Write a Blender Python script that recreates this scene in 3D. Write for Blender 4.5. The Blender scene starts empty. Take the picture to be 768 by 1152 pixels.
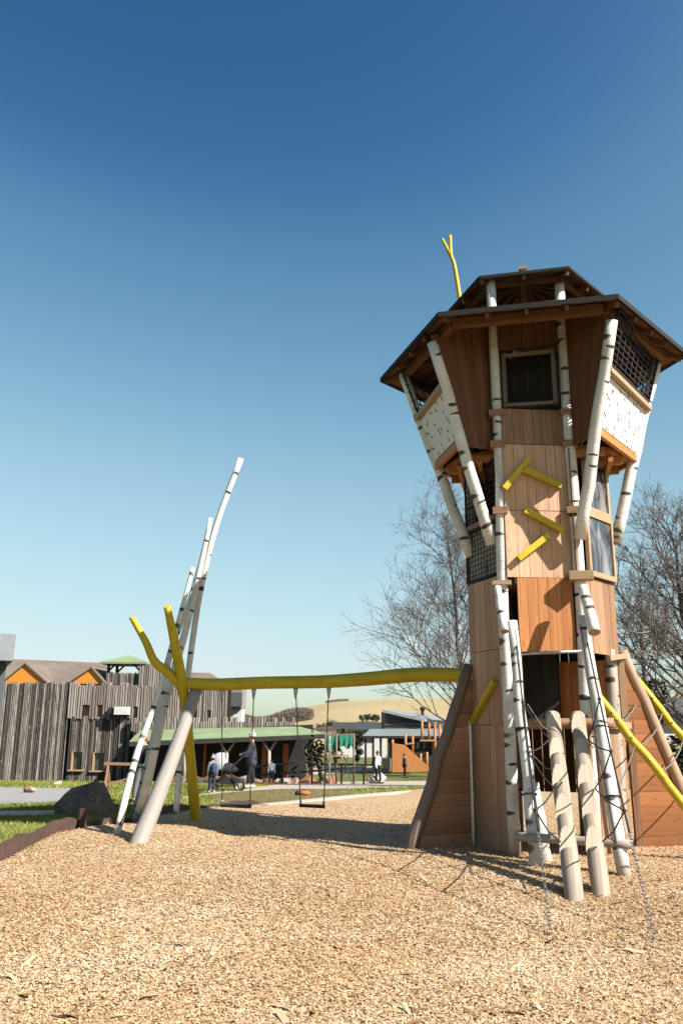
import bpy, math, random
import numpy as np
from mathutils import Vector, Matrix
random.seed(7); np.random.seed(7)
PI = math.pi
SC = bpy.context.scene
COL = SC.collection

# ------------------------------------------------------------------ camera
FPX, PITCH, ROLL, HC = 930.0, math.radians(14.3), math.radians(0.4), 1.7
cd = bpy.data.cameras.new('camera'); cam = bpy.data.objects.new('camera', cd); COL.objects.link(cam)
cd.sensor_fit = 'VERTICAL'; cd.sensor_height = 36; cd.sensor_width = 24
cd.lens = FPX / 1152 * 36; cd.clip_start = .05; cd.clip_end = 6000
cam.matrix_world = (Matrix.Translation((0, 0, HC)) @ Matrix.Rotation(PI / 2 + PITCH, 4, 'X') @ Matrix.Rotation(ROLL, 4, 'Z'))
SC.camera = cam

def at(px, py, Y):
    """point at distance Y in front of the camera on the sight line through a place in the photograph"""
    a, b = px - 384, py - 576
    c, s = math.cos(ROLL), math.sin(ROLL)
    u, w = c * a + s * b, -s * a + c * b
    x, up = u / FPX, -w / FPX
    d = (x, math.cos(PITCH) - up * math.sin(PITCH), math.sin(PITCH) + up * math.cos(PITCH))
    return Vector((d[0] * Y / d[1], Y, HC + d[2] * Y / d[1]))

TY = [-50, 14, 20, 28.5, 46, 60, 80, 130, 300, 3000]
TZ = [0, 0, -.1, -.38, -1.42, -1.75, -2.1, -3.2, -4.0, -4.0]
def terr(Y):
    return float(np.interp(Y, TY, TZ))
def ground_at(px, py):
    lo, hi = 3.0, 250.0
    for _ in range(50):
        m = (lo + hi) / 2
        if at(px, py, m).z > terr(m): lo = m
        else: hi = m
    p = at(px, py, lo); p.z = terr(lo); return p

# ------------------------------------------------------------------ mesh builder
class MB:
    def __init__(s):
        s.v = []; s.f = []; s.uv = []; s.m = []; s.t = []; s.sm = []
    def face(s, idx, uv=None, m=0, t=.5, smooth=False):
        idx = tuple(idx); s.f.append(idx)
        if uv is None: uv = [(s.v[i][0] + s.v[i][1] * .8, s.v[i][2]) for i in idx]
        s.uv.append(uv); s.m.append(m); s.t.append(t); s.sm.append(smooth)
    def poly(s, pts, m=0, t=.5, uv=None):
        i = len(s.v); s.v += [tuple(p) for p in pts]
        if uv is None:
            a = Vector(pts[0]); e = (Vector(pts[1]) - a).normalized()
            n = e.cross(Vector(pts[-1]) - a); n = n.normalized() if n.length > 1e-9 else Vector((0, 0, 1))
            g = n.cross(e); uv = [((Vector(p) - a).dot(e), (Vector(p) - a).dot(g)) for p in pts]
        s.face(range(i, i + len(pts)), uv, m, t)
    def hexa(s, lo, hi, m=0, t=.5, uvo=(0, 0)):
        """solid between two quads (lo, hi given in the same turning order)"""
        i = len(s.v); s.v += [tuple(p) for p in lo] + [tuple(p) for p in hi]
        L = [Vector(p) for p in lo]; H = [Vector(p) for p in hi]
        fs = [(0, 3, 2, 1), (4, 5, 6, 7), (0, 1, 5, 4), (1, 2, 6, 5), (2, 3, 7, 6), (3, 0, 4, 7)]
        P = L + H
        for f in fs:
            a = P[f[0]]; e1 = P[f[1]] - a; e2 = P[f[3]] - a
            l1, l2 = e1.length, e2.length
            if l1 > l2: uv = [(0, 0), (0, l1), (l2, l1), (l2, 0)]
            else: uv = [(0, 0), (l1, 0), (l1, l2), (0, l2)]
            uv = [(x + uvo[0], y + uvo[1]) for x, y in uv]
            s.face([i + k for k in f], uv, m, t)
    def box(s, c, size, rz=0, m=0, t=.5, mat=None):
        hx, hy, hz = [q / 2 for q in size]
        R = mat or Matrix.Rotation(rz, 3, 'Z')
        q = [Vector(c) + R @ Vector(p) for p in
             [(-hx, -hy, -hz), (hx, -hy, -hz), (hx, hy, -hz), (-hx, hy, -hz), (-hx, -hy, hz), (hx, -hy, hz), (hx, hy, hz), (-hx, hy, hz)]]
        s.hexa(q[:4], q[4:], m, t, (random.random() * 9, random.random() * 9))
    def bar(s, a, b, w, h, up=(0, 0, 1), m=0, t=.5):
        """rectangular bar from a to b; w across, h along up"""
        a, b = Vector(a), Vector(b); d = (b - a).normalized()
        x = d.cross(Vector(up)); x = x.normalized() if x.length > 1e-6 else Vector((1, 0, 0)); y = x.cross(d)
        k = [(-w / 2, -h / 2), (w / 2, -h / 2), (w / 2, h / 2), (-w / 2, h / 2)]
        s.hexa([a + x * p + y * q for p, q in k], [b + x * p + y * q for p, q in k], m, t, (random.random() * 9, random.random() * 9))
    def tube(s, pts, r, seg=10, m=0, cap=None, t=.5, wob=0.0, v0=None):
        pts = [Vector(p) for p in pts]; n = len(pts)
        r = [r] * n if isinstance(r, (int, float)) else list(r)
        if len(r) != n: r = list(np.interp(np.linspace(0, 1, n), np.linspace(0, 1, len(r)), r))
        v = random.random() * 50 if v0 is None else v0
        d = (pts[1] - pts[0]).normalized()
        x = d.cross(Vector((0.13, .97, .21))).normalized(); i0 = len(s.v); vv = []
        for k in range(n):
            dd = (pts[min(k + 1, n - 1)] - pts[max(k - 1, 0)]).normalized()
            x = (x - dd * x.dot(dd)).normalized(); y = dd.cross(x)
            if k: v += (pts[k] - pts[k - 1]).length
            vv.append(v)
            for j in range(seg):
                a = 2 * PI * j / seg; rr = r[k] * (1 + wob * (random.random() - .5))
                s.v.append(tuple(pts[k] + (x * math.cos(a) + y * math.sin(a)) * rr))
        rm = sum(r) / n
        for k in range(n - 1):
            for j in range(seg):
                a, b = i0 + k * seg + j, i0 + k * seg + (j + 1) % seg
                u0, u1 = 2 * PI * rm * j / seg, 2 * PI * rm * (j + 1) / seg
                s.face((a, b, b + seg, a + seg), [(u0, vv[k]), (u1, vv[k]), (u1, vv[k + 1]), (u0, vv[k + 1])], m, t, True)
        cm = m if cap is None else cap
        cu = [(rm * math.cos(2 * PI * j / seg), rm * math.sin(2 * PI * j / seg)) for j in range(seg)]
        s.face([i0 + j for j in reversed(range(seg))], cu, cm, t)
        s.face([i0 + (n - 1) * seg + j for j in range(seg)], cu, cm, t)
    def boards(s, bl, br, tr, tl, n, th=.025, m=0, gap=.005, jit=.003, tr_=(0.1, 0.9), seams=None):
        """boards running from edge bl-br to edge tl-tr, split across; outside is along cross(br-bl, tl-bl)"""
        bl, br, tr, tl = map(Vector, (bl, br, tr, tl))
        nrm = (br - bl).cross(tl - bl).normalized()
        cuts = [0]
        for k in range(n): cuts.append(cuts[-1] + random.uniform(.85, 1.15))
        cuts = [c / cuts[-1] for c in cuts]
        w = max((br - bl).length, (tr - tl).length)
        for k in range(n):
            a, b = cuts[k] + (gap / 2 / w if k else 0), cuts[k + 1] - (gap / 2 / w if k < n - 1 else 0)
            j = nrm * random.uniform(-jit, jit)
            q = [bl.lerp(br, a) + j, bl.lerp(br, b) + j, tl.lerp(tr, b) + j, tl.lerp(tr, a) + j]
            o = [p - nrm * th for p in q]
            s.hexa(o, q, m, random.uniform(*tr_), (random.random() * 20, random.random() * 20))
    def sphere(s, c, r, seg=10, rings=7, m=0, t=.5, sc=(1, 1, 1), fn=None):
        i0 = len(s.v); c = Vector(c)
        for a in range(rings + 1):
            th = PI * a / rings
            for b in range(seg):
                ph = 2 * PI * b / seg
                p = Vector((math.sin(th) * math.cos(ph), math.sin(th) * math.sin(ph), math.cos(th)))
                k = fn(p) if fn else 1
                s.v.append(tuple(c + Vector((p.x * sc[0], p.y * sc[1], p.z * sc[2])) * r * k))
        for a in range(rings):
            for b in range(seg):
                p, q = i0 + a * seg + b, i0 + a * seg + (b + 1) % seg
                s.face((p, p + seg, q + seg, q), [(b / seg, a / rings)] * 4, m, t, True)
    def torus(s, c, R, r, axis=(0, 0, 1), seg=18, sub=6, m=0, t=.5, stretch=None):
        z = Vector(axis).normalized(); x = z.cross(Vector((.3, .2, .93))).normalized(); y = z.cross(x); c = Vector(c); i0 = len(s.v)
        if stretch: x = Vector(stretch).normalized(); y = z.cross(x)
        for a in range(seg):
            p = 2 * PI * a / seg; d = x * math.cos(p) * (1.6 if stretch else 1) + y * math.sin(p); dn = d.normalized()
            for b in range(sub):
                q = 2 * PI * b / sub
                s.v.append(tuple(c + d * R + dn * r * math.cos(q) + z * r * math.sin(q)))
        for a in range(seg):
            for b in range(sub):
                f = (i0 + a * sub + b, i0 + ((a + 1) % seg) * sub + b, i0 + ((a + 1) % seg) * sub + (b + 1) % sub, i0 + a * sub + (b + 1) % sub)
                s.face(f, None, m, t, True)
    def build(s, name, mats, parent=None, origin=None, fix=True):
        if not isinstance(mats, (list, tuple)): mats = [mats]
        o0 = Vector(origin) if origin is not None else (ORG.get(parent, Vector()) if parent else Vector())
        me = bpy.data.meshes.new(name)
        V = [(p[0] - o0[0], p[1] - o0[1], p[2] - o0[2]) for p in s.v]
        me.from_pydata(V, [], s.f)
        ul = me.uv_layers.new(name='UVMap')
        ul.data.foreach_set('uv', np.array([c for f in s.uv for q in f for c in q], dtype=np.float32))
        tl = me.color_attributes.new('tint', 'FLOAT_COLOR', 'CORNER')
        cnt = np.array([len(f) for f in s.f]); tt = np.repeat(np.array(s.t, dtype=np.float32), cnt)
        tl.data.foreach_set('color', np.stack([tt, tt, tt, np.ones_like(tt)], 1).astype(np.float32).ravel())
        me.polygons.foreach_set('material_index', np.array(s.m, dtype=np.int32))
        me.polygons.foreach_set('use_smooth', np.array(s.sm, dtype=bool))
        for mt in mats: me.materials.append(mt)
        me.update()
        o = bpy.data.objects.new(name, me); COL.objects.link(o)
        if parent:
            o.parent = parent; ORG[o] = o0
        elif origin is not None:
            o.location = origin
        return o
ORG = {}

def tag(o, label=None, cat=None, group=None, kind=None):
    if label: o['label'] = label
    if cat: o['category'] = cat
    if group: o['group'] = group
    if kind: o['kind'] = kind
    return o
def thing(name, label, cat, loc=(0, 0, 0), rz=0, group=None, local=False):
    """an Empty at the thing's base; parts given in world coordinates unless local"""
    o = bpy.data.objects.new(name, None); COL.objects.link(o); o.location = loc; o.rotation_euler = (0, 0, rz)
    o.empty_display_size = .2
    ORG[o] = Vector() if local else Vector(loc)
    return tag(o, label, cat, group)
def copy_tree(o, parent=None):
    c = o.copy(); COL.objects.link(c)
    if parent: c.parent = parent
    for ch in list(o.children): copy_tree(ch, c)
    return c
def one(M, name, mats, label, cat, origin, group=None, kind=None):
    return tag(M.build(name, mats, origin=origin), label, cat, group, kind)

# ------------------------------------------------------------------ materials
ALB = .62      # the camera is set brighter than the base colours as first judged from the picture
class N:
    def __init__(s, name):
        s.mat = bpy.data.materials.new(name); s.mat.use_nodes = True
        s.nt = s.mat.node_tree; s.b = s.nt.nodes['Principled BSDF']; s.b.inputs['Specular IOR Level'].default_value = .3
    def n(s, typ, **kw):
        q = s.nt.nodes.new(typ)
        for k, v in kw.items():
            if k in q.inputs: q.inputs[k].default_value = v
            else: setattr(q, k, v)
        return q
    def l(s, a, b): s.nt.links.new(a, b)
    def ramp(s, fac, stops, interp='LINEAR'):
        r = s.nt.nodes.new('ShaderNodeValToRGB'); e = r.color_ramp.elements; r.color_ramp.interpolation = interp
        while len(e) < len(stops): e.new(.5)
        for i, (p, c) in enumerate(stops):
            e[i].position = p; e[i].color = (c, c, c, 1) if isinstance(c, (int, float)) else (*c, 1)
        s.l(fac, r.inputs[0]); return r.outputs[0]
    def mix(s, fac, a, b, mode='MIX'):
        q = s.nt.nodes.new('ShaderNodeMix'); q.data_type = 'RGBA'; q.blend_type = mode
        for inp, v in ((q.inputs[0], fac), (q.inputs[6], a), (q.inputs[7], b)):
            if isinstance(v, (int, float)): inp.default_value = v
            elif isinstance(v, tuple): inp.default_value = (*v, 1)
            else: s.l(v, inp)
        return q.outputs[2]
    def uv(s, scale=(1, 1, 1), which='UV', loc=(0, 0, 0)):
        tc = s.nt.nodes.new('ShaderNodeTexCoord'); mp = s.nt.nodes.new('ShaderNodeMapping')
        mp.inputs['Scale'].default_value = scale; mp.inputs['Location'].default_value = loc; s.l(tc.outputs[which], mp.inputs[0]); return mp.outputs[0]
    def noise(s, vec, scale=1, detail=4, rough=.55, dist=0):
        q = s.n('ShaderNodeTexNoise', Scale=scale, Detail=detail, Roughness=rough, Distortion=dist); s.l(vec, q.inputs['Vector']); return q.outputs[0]
    def tint(s):
        q = s.nt.nodes.new('ShaderNodeAttribute'); q.attribute_name = 'tint'; return q.outputs['Fac']
    def bump(s, h, strength=.4, dist=.01):
        q = s.n('ShaderNodeBump', Strength=strength, Distance=dist); s.l(h, q.inputs['Height']); s.l(q.outputs[0], s.b.inputs['Normal'])
    def done(s, color, rough=.7, k=None):
        k = ALB if k is None else k
        if isinstance(color, tuple): color = tuple(x * k for x in color)
        else: color = s.mix(1, color, (k, k, k), 'MULTIPLY')
        if isinstance(color, tuple): s.b.inputs['Base Color'].default_value = (*color, 1)
        else: s.l(color, s.b.inputs['Base Color'])
        s.b.inputs['Roughness'].default_value = rough; return s.mat

def wood(name, dark, light, rough=.65, grain=1.0, knots=True, weather=0.0, k=None):
    q = N(name)
    g1 = q.noise(q.uv((34, 1.1, 1)), 1, 5, .6, .6)
    g2 = q.noise(q.uv((6, .5, 1)), 1, 3, .5)
    t = q.tint()
    c = q.ramp(g1, [(.3, dark), (.68, light)])
    c = q.mix(q.ramp(t, [(0, .0), (1, .95)]), c, q.mix(1, c, tuple(min(1, k * 1.0) for k in (.62, .56, .52)), 'MULTIPLY'))
    c = q.mix(q.ramp(g2, [(.4, 0), (.75, .35)]), c, tuple(k * .7 for k in dark))
    if knots and random.random() < 2:
        v = q.n('ShaderNodeTexVoronoi', Scale=1.0, voronoi_dimensions='2D'); q.l(q.uv((9, 1.5, 1)), v.inputs['Vector'])
        c = q.mix(q.ramp(v.outputs['Distance'], [(.03, .7), (.09, 0)]), c, tuple(k * .35 for k in dark))
    if weather:
        w = q.noise(q.uv((3, .35, 1)), 1, 4, .6)
        c = q.mix(q.ramp(w, [(.42, 0), (.7, weather)]), c, (.33, .29, .26))
    q.bump(g1, .25 * grain, .004)
    return q.done(c, rough, k)

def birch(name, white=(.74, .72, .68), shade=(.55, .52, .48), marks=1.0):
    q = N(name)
    a = q.noise(q.uv((10, 45, 1)), 1, 3, .6)
    big = q.noise(q.uv((4, 2.2, 1)), 1, 4, .6)
    c = q.mix(q.ramp(big, [(.4, 0), (.7, 1)]), white, shade)
    c = q.mix(q.ramp(a, [(.57, 0), (.66, .55 * marks)]), c, (.22, .19, .17))
    # black branch scars: a thin drooping arc in some cells
    wv = q.uv((3.2, 4.2, 1)); wn = q.n('ShaderNodeTexNoise', Scale=1.3, Detail=1.0); q.l(wv, wn.inputs['Vector'])
    add = q.n('ShaderNodeVectorMath', operation='MULTIPLY_ADD'); q.l(wn.outputs['Color'], add.inputs[0]); add.inputs[1].default_value = (.5, .5, 0); q.l(wv, add.inputs[2])
    sc = q.n('ShaderNodeMapping'); sc.inputs['Scale'].default_value = (.62, 1.9, 1); q.l(add.outputs[0], sc.inputs[0])
    v = q.n('ShaderNodeTexVoronoi', Scale=.62, voronoi_dimensions='2D'); v.inputs['Randomness'].default_value = 1; q.l(sc.outputs[0], v.inputs['Vector'])
    sp = q.n('ShaderNodeSeparateColor'); q.l(v.outputs['Color'], sp.inputs[0])
    dv = q.n('ShaderNodeMath', operation='MULTIPLY_ADD'); q.l(sp.outputs[0], dv.inputs[0]); dv.inputs[1].default_value = 2.6; dv.inputs[2].default_value = .55
    ds = q.n('ShaderNodeMath', operation='MULTIPLY'); q.l(v.outputs['Distance'], ds.inputs[0]); q.l(dv.outputs[0], ds.inputs[1])
    rg = q.noise(q.uv((40, 70, 1)), 1, 2, .5); d2 = q.n('ShaderNodeMath', operation='MULTIPLY_ADD'); q.l(rg, d2.inputs[0]); d2.inputs[1].default_value = .12; q.l(ds.outputs[0], d2.inputs[2])
    c = q.mix(q.ramp(d2.outputs[0], [(.10, 1.0 * marks), (.19, .9 * marks), (.23, 0)]), c, (.03, .026, .023))
    dirt = q.noise(q.uv((5, .8, 1)), 1, 5, .65); c = q.mix(q.ramp(dirt, [(.52, 0), (.75, .55)]), c, (.34, .30, .26))
    tc = q.n('ShaderNodeTexCoord'); sz = q.n('ShaderNodeSeparateXYZ'); q.l(tc.outputs['Object'], sz.inputs[0])
    mud = q.n('ShaderNodeMath', operation='MULTIPLY_ADD'); q.l(dirt, mud.inputs[0]); mud.inputs[1].default_value = 1.1; q.l(sz.outputs[2], mud.inputs[2])
    c = q.mix(q.ramp(mud.outputs[0], [(.55, .75), (.95, 0)]), c, (.30, .235, .17))        # scuffed, muddy foot
    q.bump(a, .3, .004)
    return q.done(c, .6, .78)

def plain(name, col, rough=.6, var=.25, scale=6, metal=0, which='Object', spec=None, k=None):
    q = N(name)
    n_ = q.noise(q.uv((1, 1, 1), which), scale, 5, .6)
    c = q.mix(q.ramp(n_, [(.3, 0), (.7, 1)]), tuple(k * (1 - var) for k in col), tuple(min(1, k * (1 + var * .6)) for k in col))
    q.b.inputs['Metallic'].default_value = metal
    if spec is not None: q.b.inputs['Specular IOR Level'].default_value = spec
    q.bump(n_, .12, .01)
    return q.done(c, rough, k)

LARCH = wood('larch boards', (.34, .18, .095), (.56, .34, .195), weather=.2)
LARCH_F = wood('sunbleached larch boards', (.56, .32, .185), (.84, .56, .37), weather=.25, k=.85)  # front copy of the larch, sunlight put into a lighter colour
LARCH_LIFT = wood('weathered larch lifted from shade', (.50, .27, .14), (.78, .48, .29), weather=.2, k=.7)  # left copy of the larch, lightened to lift its shaded side
FINB = wood('dark stained fin boards', (.36, .17, .08), (.56, .31, .17), k=.85)
ORANGE = wood('fresh orange larch', (.44, .165, .045), (.66, .30, .105), k=.76)
ORANGE_D = wood('oiled orange fin boards', (.28, .095, .024), (.43, .175, .055))  # right fin boards, shade put into a darker orange
BROWN = wood('oiled cabin boards', (.165, .068, .030), (.275, .125, .06))  # darker brown base colour
FRAME = wood('pale planed timber', (.50, .33, .19), (.68, .48, .31))
LOGW = wood('peeled log', (.46, .40, .34), (.66, .59, .52), knots=False, weather=.45)
LOGG = wood('greyed leaning log', (.38, .34, .31), (.56, .52, .48), knots=False, weather=.5)  # weathered grey, with the strut's shade also put into the colour
LOGB = wood('brown log', (.22, .16, .12), (.36, .27, .21), knots=False, weather=.3)
LOGR = wood('reddish peeled log', (.50, .33, .21), (.68, .48, .34), knots=False)
LOGS = wood('weathered log flank', (.36, .29, .22), (.56, .47, .38), knots=False, weather=.4)  # weathered side, darkened further to carry the notch shading
LOGC = wood('hewn pale tread', (.60, .49, .37), (.80, .70, .56), knots=False)  # hewn wood, made paler still as if lit
CUT = wood('sawn log end', (.50, .30, .15), (.66, .44, .25), knots=False)
BIRCH = birch('birch bark')
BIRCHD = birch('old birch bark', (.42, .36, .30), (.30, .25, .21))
PRINT = None
def print_panel():
    q = N('birch pattern panel')
    t = None; c = (.78, .76, .73)
    col = None
    for sc, off in ((4.6, 0), (3.4, 3.3)):
        vec = q.uv((1, 1, 1), loc=(off, off, 0))
        v = q.n('ShaderNodeTexVoronoi', Scale=sc, voronoi_dimensions='2D'); q.l(vec, v.inputs['Vector'])
        # vector from cell point, bent into a short arc
        sub = q.n('ShaderNodeVectorMath', operation='SUBTRACT'); q.l(vec, sub.inputs[0]); q.l(v.outputs['Position'], sub.inputs[1])
        flat = q.n('ShaderNodeVectorMath', operation='MULTIPLY'); flat.inputs[1].default_value = (1, 1, 0); q.l(sub.outputs[0], flat.inputs[0]); rot = q.n('ShaderNodeVectorRotate', rotation_type='Z_AXIS'); q.l(flat.outputs[0], rot.inputs['Vector'])
        sp = q.n('ShaderNodeSeparateColor'); q.l(v.outputs['Color'], sp.inputs[0])
        an = q.n('ShaderNodeMath', operation='MULTIPLY_ADD'); q.l(sp.outputs[0], an.inputs[0]); an.inputs[1].default_value = 1.7; an.inputs[2].default_value = -.5; q.l(an.outputs[0], rot.inputs['Angle'])
        sx = q.n('ShaderNodeSeparateXYZ'); q.l(rot.outputs[0], sx.inputs[0])
        x2 = q.n('ShaderNodeMath', operation='MULTIPLY'); q.l(sx.outputs[0], x2.inputs[0]); q.l(sx.outputs[0], x2.inputs[1])
        yb = q.n('ShaderNodeMath', operation='MULTIPLY_ADD'); q.l(x2.outputs[0], yb.inputs[0]); yb.inputs[1].default_value = 9.0; q.l(sx.outputs[1], yb.inputs[2])
        ab = q.n('ShaderNodeMath', operation='ABSOLUTE'); q.l(yb.outputs[0], ab.inputs[0])
        ax = q.n('ShaderNodeMath', operation='ABSOLUTE'); q.l(sx.outputs[0], ax.inputs[0])
        m1 = q.n('ShaderNodeMath', operation='LESS_THAN'); q.l(ab.outputs[0], m1.inputs[0]); m1.inputs[1].default_value = .014
        m2 = q.n('ShaderNodeMath', operation='LESS_THAN'); q.l(ax.outputs[0], m2.inputs[0]); m2.inputs[1].default_value = .034
        mm = q.n('ShaderNodeMath', operation='MULTIPLY'); q.l(m1.outputs[0], mm.inputs[0]); q.l(m2.outputs[0], mm.inputs[1])
        c = q.mix(mm.outputs[0], c, (.03, .03, .03))
    return q.done(c, .55, .66)
PRINT = print_panel()
q = N('yellow painted trunk'); a = q.noise(q.uv((5, .9, 1)), 1, 5, .6, .4); b = q.noise(q.uv((40, 2.5, 1)), 1, 4, .6); e = q.noise(q.uv((9, 3, 1), loc=(4, 2, 0)), 1, 6, .7)
c = q.mix(q.ramp(a, [(.35, 0), (.68, 1)]), (.50, .37, .012), (.65, .49, .02)); c = q.mix(q.ramp(b, [(.5, 0), (.72, .65)]), c, (.36, .23, .01)); c = q.mix(q.ramp(e, [(.60, 0), (.66, .75)]), c, (.27, .18, .07)); q.bump(b, .6, .01)
YELLOW = q.done(c, .5, .72)
DARKBARK = plain('painted dark bark panel', (.12, .10, .085), .7, .6, 14)
BITUMEN = plain('dark roofing felt', (.022, .02, .02), .9, .3, 20)
ROPE = plain('black rope', (.035, .035, .04), .8, .3, 40)
GREYROPE = plain('grey rope', (.20, .18, .17), .8, .3, 40)
STEEL = plain('galvanised steel', (.55, .56, .58), .35, .15, 20, .9)
RUBBER = plain('black rubber', (.022, .022, .024), .7, .3, 20)
DARKIN = plain('dark interior boards', (.10, .06, .035), .8, .4, 5)
BLACKFAB = plain('black cloth', (.02, .021, .026), .85, .3, 12)
DARKM = plain('dark stained timber and shade boards', (.03, .027, .026), .8, .4, 4)  # also on the added shade boards inside the tower
q = N('window glass'); q.b.inputs['Metallic'].default_value = 0; q.b.inputs['Specular IOR Level'].default_value = 1.0
GLASS = q.done((.05, .06, .08), .05)
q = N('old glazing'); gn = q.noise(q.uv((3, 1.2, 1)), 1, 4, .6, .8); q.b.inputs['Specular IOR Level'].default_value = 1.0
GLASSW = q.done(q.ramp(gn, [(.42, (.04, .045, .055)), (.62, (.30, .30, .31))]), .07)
q = N('blue dome'); q.b.inputs['Specular IOR Level'].default_value = 1
DOME = q.done((.35, .48, .60), .08)

# ------------------------------------------------------------------ world and sun
SUN_TO = Vector((.850, -.527, 0)).normalized(); SUN_EL = math.radians(39.5)
SUN_DIR = Vector((SUN_TO.x * math.cos(SUN_EL), SUN_TO.y * math.cos(SUN_EL), math.sin(SUN_EL)))
w = bpy.data.worlds.new('World'); SC.world = w; w.use_nodes = True
nt = w.node_tree; bg = nt.nodes['Background']
sky = nt.nodes.new('ShaderNodeTexSky'); sky.sky_type = 'NISHITA'; sky.sun_disc = False
sky.sun_elevation = SUN_EL; sky.sun_rotation = math.atan2(SUN_TO.x, SUN_TO.y)
sky.air_density = 1.0; sky.dust_density = 1.0; sky.ozone_density = .8; sky.altitude = 200
tn = nt.nodes.new('ShaderNodeMix'); tn.data_type = 'RGBA'; tn.blend_type = 'MULTIPLY'; tn.inputs[0].default_value = 1; tn.inputs[7].default_value = (.125, .125, .125, 1)
nt.links.new(sky.outputs[0], tn.inputs[6]); cv = nt.nodes.new('ShaderNodeRGBCurve'); nt.links.new(tn.outputs[2], cv.inputs[1])
for ch, pts in enumerate((((0, 0), (.10, .034), (.136, .118), (.284, .40), (.571, .66), (1, .86)), ((0, 0), (.161, .128), (.2175, .285), (.425, .64), (.672, .82), (1, .9)), ((0, 0), (.284, .285), (.37, .48), (.616, .78), (.69, .84), (1, .92)))):
    cu = cv.mapping.curves[ch]; cu.points[0].location = pts[0]; cu.points[1].location = pts[-1]
    for p in pts[1:-1]: cu.points.new(*p)
cv.mapping.update()
gm = nt.nodes.new('ShaderNodeMix'); gm.data_type = 'RGBA'; gm.blend_type = 'MULTIPLY'; gm.clamp_result = False; gm.inputs[0].default_value = 1; gm.inputs[7].default_value = (3.79, 3.79, 3.79, 1)
nt.links.new(cv.outputs[0], gm.inputs[6]); nt.links.new(gm.outputs[2], bg.inputs[0]); bg.inputs[1].default_value = .10
sl = bpy.data.lights.new('sun', 'SUN'); sl.energy = 4.9; sl.angle = math.radians(.5); sl.color = (1, .935, .84)
so = bpy.data.objects.new('sun', sl); COL.objects.link(so); so.location = (30, -20, 40)
so.rotation_euler = SUN_DIR.to_track_quat('Z', 'Y').to_euler()
SC.view_settings.view_transform = 'Standard'; SC.view_settings.look = 'None'; SC.view_settings.gamma = 1
SC.view_settings.exposure = 1.4
SC.cycles.max_bounces = 6; SC.cycles.use_denoising = True
#PART2
# ------------------------------------------------------------------ the climbing tower (local frame: -y faces the photographer)
TC = Vector((3.0, 12.4, 0)); TYAW = math.radians(-13)
TW = thing('climbing_tower', 'tall hexagonal timber climbing tower with flared lookout cabin and dark roof on wood chips', 'climbing tower', TC, TYAW, local=True)
def to_local(p):
    d = Vector(p) - TC; a, b = math.cos(TYAW), math.sin(TYAW)
    return Vector((a * d.x + b * d.y, -b * d.x + a * d.y, d.z))
def Hx(a, r, z): return Vector((r * math.cos(math.radians(a)), r * math.sin(math.radians(a)), z))
ANG = (180, 240, 300, 0, 60, 120)
RB = 1.07; YF = -.93
def curve(p, q, n=7, amp=.02, seed=0):
    rnd = random.Random(seed); p, q = Vector(p), Vector(q); out = []
    off = [Vector((rnd.uniform(-1, 1), rnd.uniform(-1, 1), 0)) * amp for _ in range(n)]
    for k in range(n):
        t = k / (n - 1); out.append(p.lerp(q, t) + off[k] * math.sin(PI * t))
    return out
def dense(pts, n):
    """resample a polyline smoothly (Catmull-Rom)"""
    P = [Vector(p) for p in pts]; P = [P[0] * 2 - P[1]] + P + [P[-1] * 2 - P[-2]]; out = []
    m = len(P) - 3
    for k in range(n):
        u = k / (n - 1) * m; i = min(int(u), m - 1); t = u - i; a, b, c, d = P[i:i + 4]
        out.append(.5 * ((2 * b) + (c - a) * t + (2 * a - 5 * b + 4 * c - d) * t * t + (3 * b - a - 3 * c + d) * t ** 3))
    return out
def pole(name, p, q, r0, r1, mat=None, cap=None, amp=.015, seed=1, parent=TW, seg=14, n=9):
    M = MB(); M.tube(curve(p, q, n, amp, seed), [r0, r1], seg, 0, 1, wob=.03)
    return M.build(name, [mat or BIRCH, cap or CUT], parent)

# six vertical birch posts; the two at the front stand proud of the boards
pole('birch_post', (-.50, -.98, 0), (-.50, -.98, 8.36), .082, .072, seed=3, amp=.02)
pole('birch_post', (.53, -.80, 0), (.53, -.80, 8.36), .086, .074, seed=4, amp=.02)
for a in (180, 0, 60, 120):
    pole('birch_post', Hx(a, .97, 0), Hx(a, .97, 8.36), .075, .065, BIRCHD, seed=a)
# dark old birch standing in the right hand opening
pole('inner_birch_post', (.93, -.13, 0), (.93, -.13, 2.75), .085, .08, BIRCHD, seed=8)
# joint blocks on the posts at each storey seam
for sx, sy in ((-.50, -1.0), (.53, -.82)):
    for z, h in ((5.67, .10), (4.67, .10), (6.16, .09)):
        M = MB(); M.box((sx, sy, z), (.21, .17, h), t=.4); M.build('joint_block', LARCH, TW)
M = MB(); M.box((.56, -.94, 3.70), (.32, .24, .12), t=.3); M.build('joint_block', FRAME, TW)
M = MB(); M.box((-.52, -1.0, 3.62), (.26, .2, .06), t=.3); M.build('joint_block', FRAME, TW)

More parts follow.
